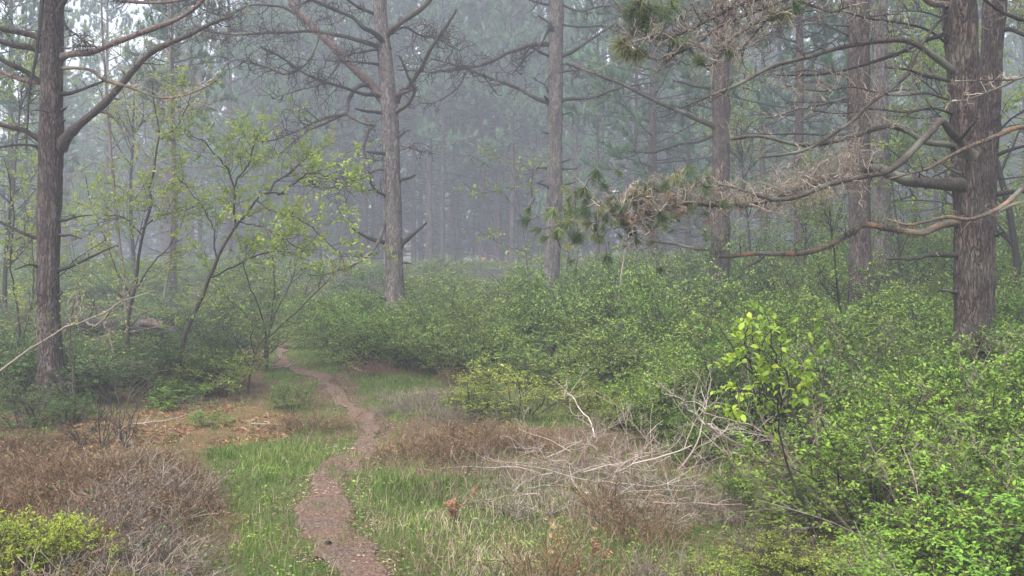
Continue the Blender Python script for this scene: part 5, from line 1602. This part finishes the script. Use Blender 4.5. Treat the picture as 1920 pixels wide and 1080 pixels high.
log([(420, 640, 19), (450, 643, 19), (480, 648, 19)], .09, .07, 'short dark log beside the far end of the path', 'limb_dark')

sx_, sd_ = (907 - 960) / FPX * 58.9, 58.9
sg = thing('sign', 'small plain orange rectangular sign fixed to a trunk in the foggy wood', 'sign', pt(907, 491, sd_))
m = MB()
c = A(sg.location)
hw, hh, th = .135, .26, .006
V = [c + A([x_, y_, z_]) for z_ in (-hh, hh) for y_ in (-th, th) for x_ in (-hw, hw)]
m.raw(V, [[0, 2, 3, 1], [4, 5, 7, 6], [0, 1, 5, 4], [2, 6, 7, 3], [0, 4, 6, 2], [1, 3, 7, 5]])
obj('panel', m, flat_mat('sign_orange', (.42, .2, .09)), sg)
m = MB()
m.tubes(A([c + A([0, -.004, hh - .03]), c + A([0, -.015, hh - .03])]), .008, .008, 8)
m.tubes(A([c + A([0, -.004, -hh + .03]), c + A([0, -.015, -hh + .03])]), .008, .008, 8)
obj('nails', m, flat_mat('nail_grey', (.2, .2, .2), .4, .8), sg)

ft = thing('wire_fence', 'low sagging wire mesh fence in front of the foggy wood', 'fence', (0, 0, 0))
fa, fb = pt(430, 500, 24), pt(1010, 500, 37)
nf = 12
xs, ys = np.linspace(fa[0], fb[0], nf), np.linspace(fa[1], fb[1], nf)
fm = flat_mat('fence_wire', (.2, .2, .21), .5, .6)
for x_, y_ in zip(xs, ys):
    m = MB()
    z_ = float(HT(x_, y_))
    m.tubes(A([[x_, y_, z_ - .1], [x_ + .01, y_, z_ + .5], [x_, y_, z_ + .98]]), .028, .026, 8)
    obj('post', m, fm, ft)
m = MB()
tot = math.hypot(fb[0] - fa[0], fb[1] - fa[1])
ux, uy = (fb[0] - fa[0]) / tot, (fb[1] - fa[1]) / tot
H_ = .9
for sgn in (1, -1):
    ss = np.arange(-H_, tot, .12)
    P = []
    tt = np.linspace(0, 1, 5)
    s_ = ss[:, None] + (tt if sgn > 0 else 1 - tt)[None] * H_
    xx, yy = fa[0] + s_ * ux, fa[1] + s_ * uy
    zz = HT(xx, yy) + .04 + tt[None] * H_ + .05 * noise3(xx * .8, yy * .8, 1)
    m.tubes(np.stack([xx, yy, zz], -1), .011, .011, 3)
s_ = np.linspace(0, tot, 120)
for h_ in (.04, H_ + .04):
    xx, yy = fa[0] + s_ * ux, fa[1] + s_ * uy
    m.tubes(np.stack([xx, yy, HT(xx, yy) + h_ + .05 * noise3(xx * .8, yy * .8, 1)], -1), .007, .007, 4)
obj('wire_mesh', m, fm, ft, kind='stuff')

g = gnd(614, 1026)
cn = thing('pine_cone', 'dark pine cone lying on the path near the bottom', 'pine cone', (g[0], g[1], g[2] + .02))
m = MB()
nc = 70
f = np.linspace(0, 1, nc)
a = np.arange(nc) * 2.4
ax = nrm(A([.9, -.3, .1])); u_ = nrm(np.cross(ax, A([0, 0, 1]))); v_ = np.cross(ax, u_)
rad_ = .016 * np.sin(np.pi * np.clip(f * .9 + .08, 0, 1))
radd = np.cos(a)[:, None] * u_ + np.sin(a)[:, None] * v_
posc = A(cn.location) + (f[:, None] - .5) * .045 * ax + radd * rad_[:, None] * .3
m.leaves(posc, radd + ax * .5, ax + radd * .2, .015, .012)
m.tubes(A([A(cn.location) - ax * .028, A(cn.location), A(cn.location) + ax * .028]), 0, 0, 8, prof=[.008, .014, .006])
obj('scales', m, flat_mat('cone_brown', (.035, .025, .02)), cn, kind='stuff')

# ------------------------------------------------------------------ grass and litter
def inany(px, row, *polys):
    r_ = inpoly(px, row, polys[0])
    for p_ in polys[1:]:
        r_ = r_ | inpoly(px, row, p_)
    return r_
def field(n, dens, xr=(-6, 8), yr=(4.2, 25)):
    """candidates weighted by 1/y so that near ground gets more, then thinned by dens(px,row,x,y)"""
    y = yr[0] * (yr[1] / yr[0]) ** rng.uniform(size=n)
    x = rng.uniform(-.62, .62, n) * y
    z = HT(x, y)
    px, row = proj(x, y, z)
    pr = dens(px, row, x, y)
    k_ = rng.uniform(size=n) < pr
    return np.stack([x, y, z], -1)[k_]
def blade_mesh(pos, h, w, name, mat, label, cat, lean=.45, bend=.5):
    n = len(pos)
    az_ = rng.uniform(0, 6.283, n)
    hd = np.stack([np.cos(az_), np.sin(az_), 0 * az_], -1)
    L = h * rng.uniform(.45, 1.15, n)[:, None]
    ln_ = np.abs(rng.normal(size=n))[:, None] * lean
    sv = np.stack([-np.sin(az_), np.cos(az_), 0 * az_], -1)
    rot = rng.uniform(-1.2, 1.2, n)[:, None]
    sv = nrm(sv * np.cos(rot) + hd * np.sin(rot))
    W = (w * rng.uniform(.6, 1.3, n))[:, None]
    up = A([0, 0, 1.0])
    p0 = pos - up * .01
    d1 = nrm(up + hd * ln_)
    p1 = p0 + d1 * L * .55
    d2 = nrm(d1 + hd * bend * rng.uniform(.3, 1.6, n)[:, None] - up * .15)
    p2 = p1 + d2 * L * .5
    V = np.stack([p0 - sv * W * .5, p0 + sv * W * .5, p1 + sv * W * .4, p1 - sv * W * .4, p2], 1).reshape(-1, 3)
    b = np.arange(n)[:, None] * 5
    m = MB()
    rr = np.clip(noise3(pos[:, 0] * 1.5, pos[:, 1] * 1.5, 4) * .35 + .35 + rng.uniform(-.3, .45, n), 0, 1)
    m.raw(V, b + A([[3, 2, 4]]), 0, np.repeat(rr, 5))
    m.f4.append(b + A([[0, 1, 2, 3]])); m.m4.append(np.zeros(n, int))
    o = obj(name, m, M[mat], kind='stuff')
    tag(o, label, cat)
    return o
def d_grass(px, row, x, y):
    a = inany(px, row, POLY_GRASS_L, POLY_GRASS_R) * 1.0
    b = inany(px, row, POLY_GRASS_F, POLY_FAR_GREEN) * .8
    onpath = inpoly(px, row, PATH_CORE)
    edge_ = inpoly(px, row, PATH_WIDE)
    rest = .16 * (row > 690) * (~inpoly(px, row, POLY_CLEAR)) * (~inpoly(px, row, HL)) + .04
    clump = np.where(edge_, .45, 1.0) * (.35 + .65 * sstep(-.25, .3, noise3(x * 2.2, y * 2.2, 8.1)))
    thin = np.where(px > 800, .42, 1.0)
    return np.where(onpath, .28 * (noise3(x * 3.1, y * 2.2, 1.7) > .2), np.maximum(np.maximum(a, b) * clump * thin, rest))
gp = field(300000, d_grass)
near = gp[:, 1] < 7.5
blade_mesh(gp[near], .09, .0044, 'grass', 'grass', 'fresh green grass on both sides of the path', 'grass')
blade_mesh(gp[~near], .1, .0075, 'grass', 'grass', 'green grass along the farther bends of the path', 'grass')
def d_dry(px, row, x, y):
    a = inany(px, row, POLY_GRASS_R, HR, HS, HC, DBP) * .8 + inany(px, row, POLY_GRASS_L, HL, POLY_GRASS_F) * .16
    onpath = inpoly(px, row, PATH_POLY)
    return np.where(onpath, .01, a * (.3 + .7 * (noise3(x * 1.9, y * 1.9, 3.1) > -.05)) * np.where(px > 780, 1, .5) + .05)
dp = field(110000, d_dry)
blade_mesh(dp, .145, .0038, 'dry_grass', 'dry_grass', 'straw coloured dry grass among the green', 'dry grass', .8, .8)
# needle and leaf litter lying flat
def litter(n, dens, mat, name, label, cat, L, W, tilt=.25, zoff=.016, yr=(4.2, 17)):
    p = field(n, dens, yr=yr)
    k_ = len(p)
    m = MB()
    az_ = rng.uniform(0, 6.283, k_)
    d_ = np.stack([np.cos(az_), np.sin(az_), rng.normal(size=k_) * tilt * .5], -1)
    nn = nrm(A([0, 0, 1.0]) + rng.normal(size=(k_, 3)) * tilt)
    sz = rng.uniform(.4, 1.4, k_)
    m.leaves(p + A([0, 0, zoff]), d_, nn, L * sz, W * sz, fold=.15)
    tag(obj(name, m, M[mat], kind='stuff'), label, cat)
litter(150000, lambda px, row, x, y: np.where(inpoly(px, row, PATH_POLY), .8, np.where(inpoly(px, row, PATH_WIDE), .6 * (noise3(x * 4, y * 4, 2) > -.2), np.where(inpoly(px, row, POLY_CLEAR), .5, .07))), 'litter', 'leaf_litter', 'fallen pine needles and leaf bits on the path and clearing', 'litter', .035, .006)
litter(30000, lambda px, row, x, y: np.where(inpoly(px, row, PATH_POLY), .3, .1), 'dry_grass', 'straw_litter', 'pale straw and bark flakes scattered over the ground', 'litter', .022, .011, .5, .02)
litter(60000, lambda px, row, x, y: np.where(inpoly(px, row, POLY_CLEAR), .95 * (noise3(x * 3, y * 3, 6) > -.2), .0), 'moss', 'moss', 'yellow and orange moss of the left clearing', 'moss', .05, .022, .7, .01, (7, 14))
# low leafy ground cover in the grass and under the thicket
def cover(n, dens, mat, label, L, h, yr=(4.2, 15)):
    p = field(n, dens, yr=yr)
    k_ = len(p)
    m = MB()
    pp = np.repeat(p, 5, 0) + rng.normal(size=(k_ * 5, 3)) * A([.02, .02, 0]) + np.repeat(rng.uniform(.2, 1, k_) * h, 5)[:, None] * A([0, 0, 1.0])
    m.leaves(pp, nrm(rng.normal(size=(k_ * 5, 3)) * A([1, 1, .3])), nrm(A([0, 0, 1.0]) + rng.normal(size=(k_ * 5, 3)) * .4), L * rng.uniform(.6, 1.3, k_ * 5), L * .5)
    st_ = np.stack([p, p + A([0, 0, 1.0]) * h * .6], 1)
    m.tubes(st_, .0012, .0008, 3, 1)
    tag(obj('ground_cover', m, [M[mat], M['twig']], kind='stuff'), label, 'ground cover')
cover(30000, lambda px, row, x, y: np.where((px > 1430) & (row > 900), .5 * (noise3(x * 2, y * 2, 1) > -.1), .0), 'leaf_yellow', 'low yellow green ground cover at the bottom right', .02, .14, (4.2, 8))
cover(16000, lambda px, row, x, y: np.where(inany(px, row, POLY_GRASS_R, POLY_GRASS_L), .12, .05) * (~inpoly(px, row, PATH_POLY)), 'leaf_bush', 'small broad leaves scattered in the grass', .026, .06)
cover(14000, lambda px, row, x, y: inany(px, row, HL) * .25, 'leaf_dark', 'low green leaves showing between the heath twigs', .024, .2)
# orange withered sprigs
for px, row, n_, lab in [(855, 985, 70, 'bright orange withered sprig in the grass, largest'), (725, 862, 26, 'orange withered leaves at the left end of the heath'), (985, 850, 26, 'orange withered leaves in the heath near its middle'), (930, 838, 22, 'orange withered tips standing in the heath'), (1040, 1050, 30, 'small orange sprig at the bottom'), (250, 915, 22, 'orange leaf cluster in the brown heath'), (1110, 1075, 26, 'orange yellow sprig at the bottom right of the grass'), (175, 905, 20, 'orange brown leaf cluster at the left in the heath'), (320, 895, 16, 'orange leaf cluster at the right edge of the heath')]:
    a = gnd(px, row)
    t = thing('withered_sprig', lab, 'withered plant', a)
    wb, lb = MB(), MB()
    g = grow(A([a] * 6), nrm(A([0, 0, 1.2]) + rng.normal(size=(6, 3)) * .5), rng.uniform(.12, .3, 6), 5, .5, .1, 0)
    wb.tubes(g, .0025, .001, 3, 0, .3)
    s, tn, _, _ = along(g, max(n_ // 3, 4), .4, 1)
    lb.leaves(s, side(tn, 1, .5), rvec(len(s)), .03, .016)
    obj('stems', wb, M['twig'], t)
    obj('leaves', lb, M['leaf_orange'], t, kind='stuff')
# long arching dry stalks in the left foreground
for x0_, r0_, x1_, r1_, x2_, r2_, lab in [(150, 1015, 300, 940, 385, 945, 'long arching straw stalk, upper of the two at the bottom left'), (165, 1030, 280, 995, 388, 1012, 'long arching straw stalk, lower of the two at the bottom left')]:
    q = spline([pt(x0_, r0_ + 60, 5.6), pt(x0_, r0_, 5.6), pt(x1_, r1_, 5.7), pt(x2_, r2_, 5.8)], 30)
    q = np.vstack([A([q[0][0], q[0][1], float(HT(q[0][0], q[0][1]))])[None], q])
    m = MB()
    m.tubes(q, .0028, .0012, 5)
    o = obj('grass_stalk', m, M['dry_grass'], origin=tuple(q[0]))
    tag(o, lab, 'grass stalk')
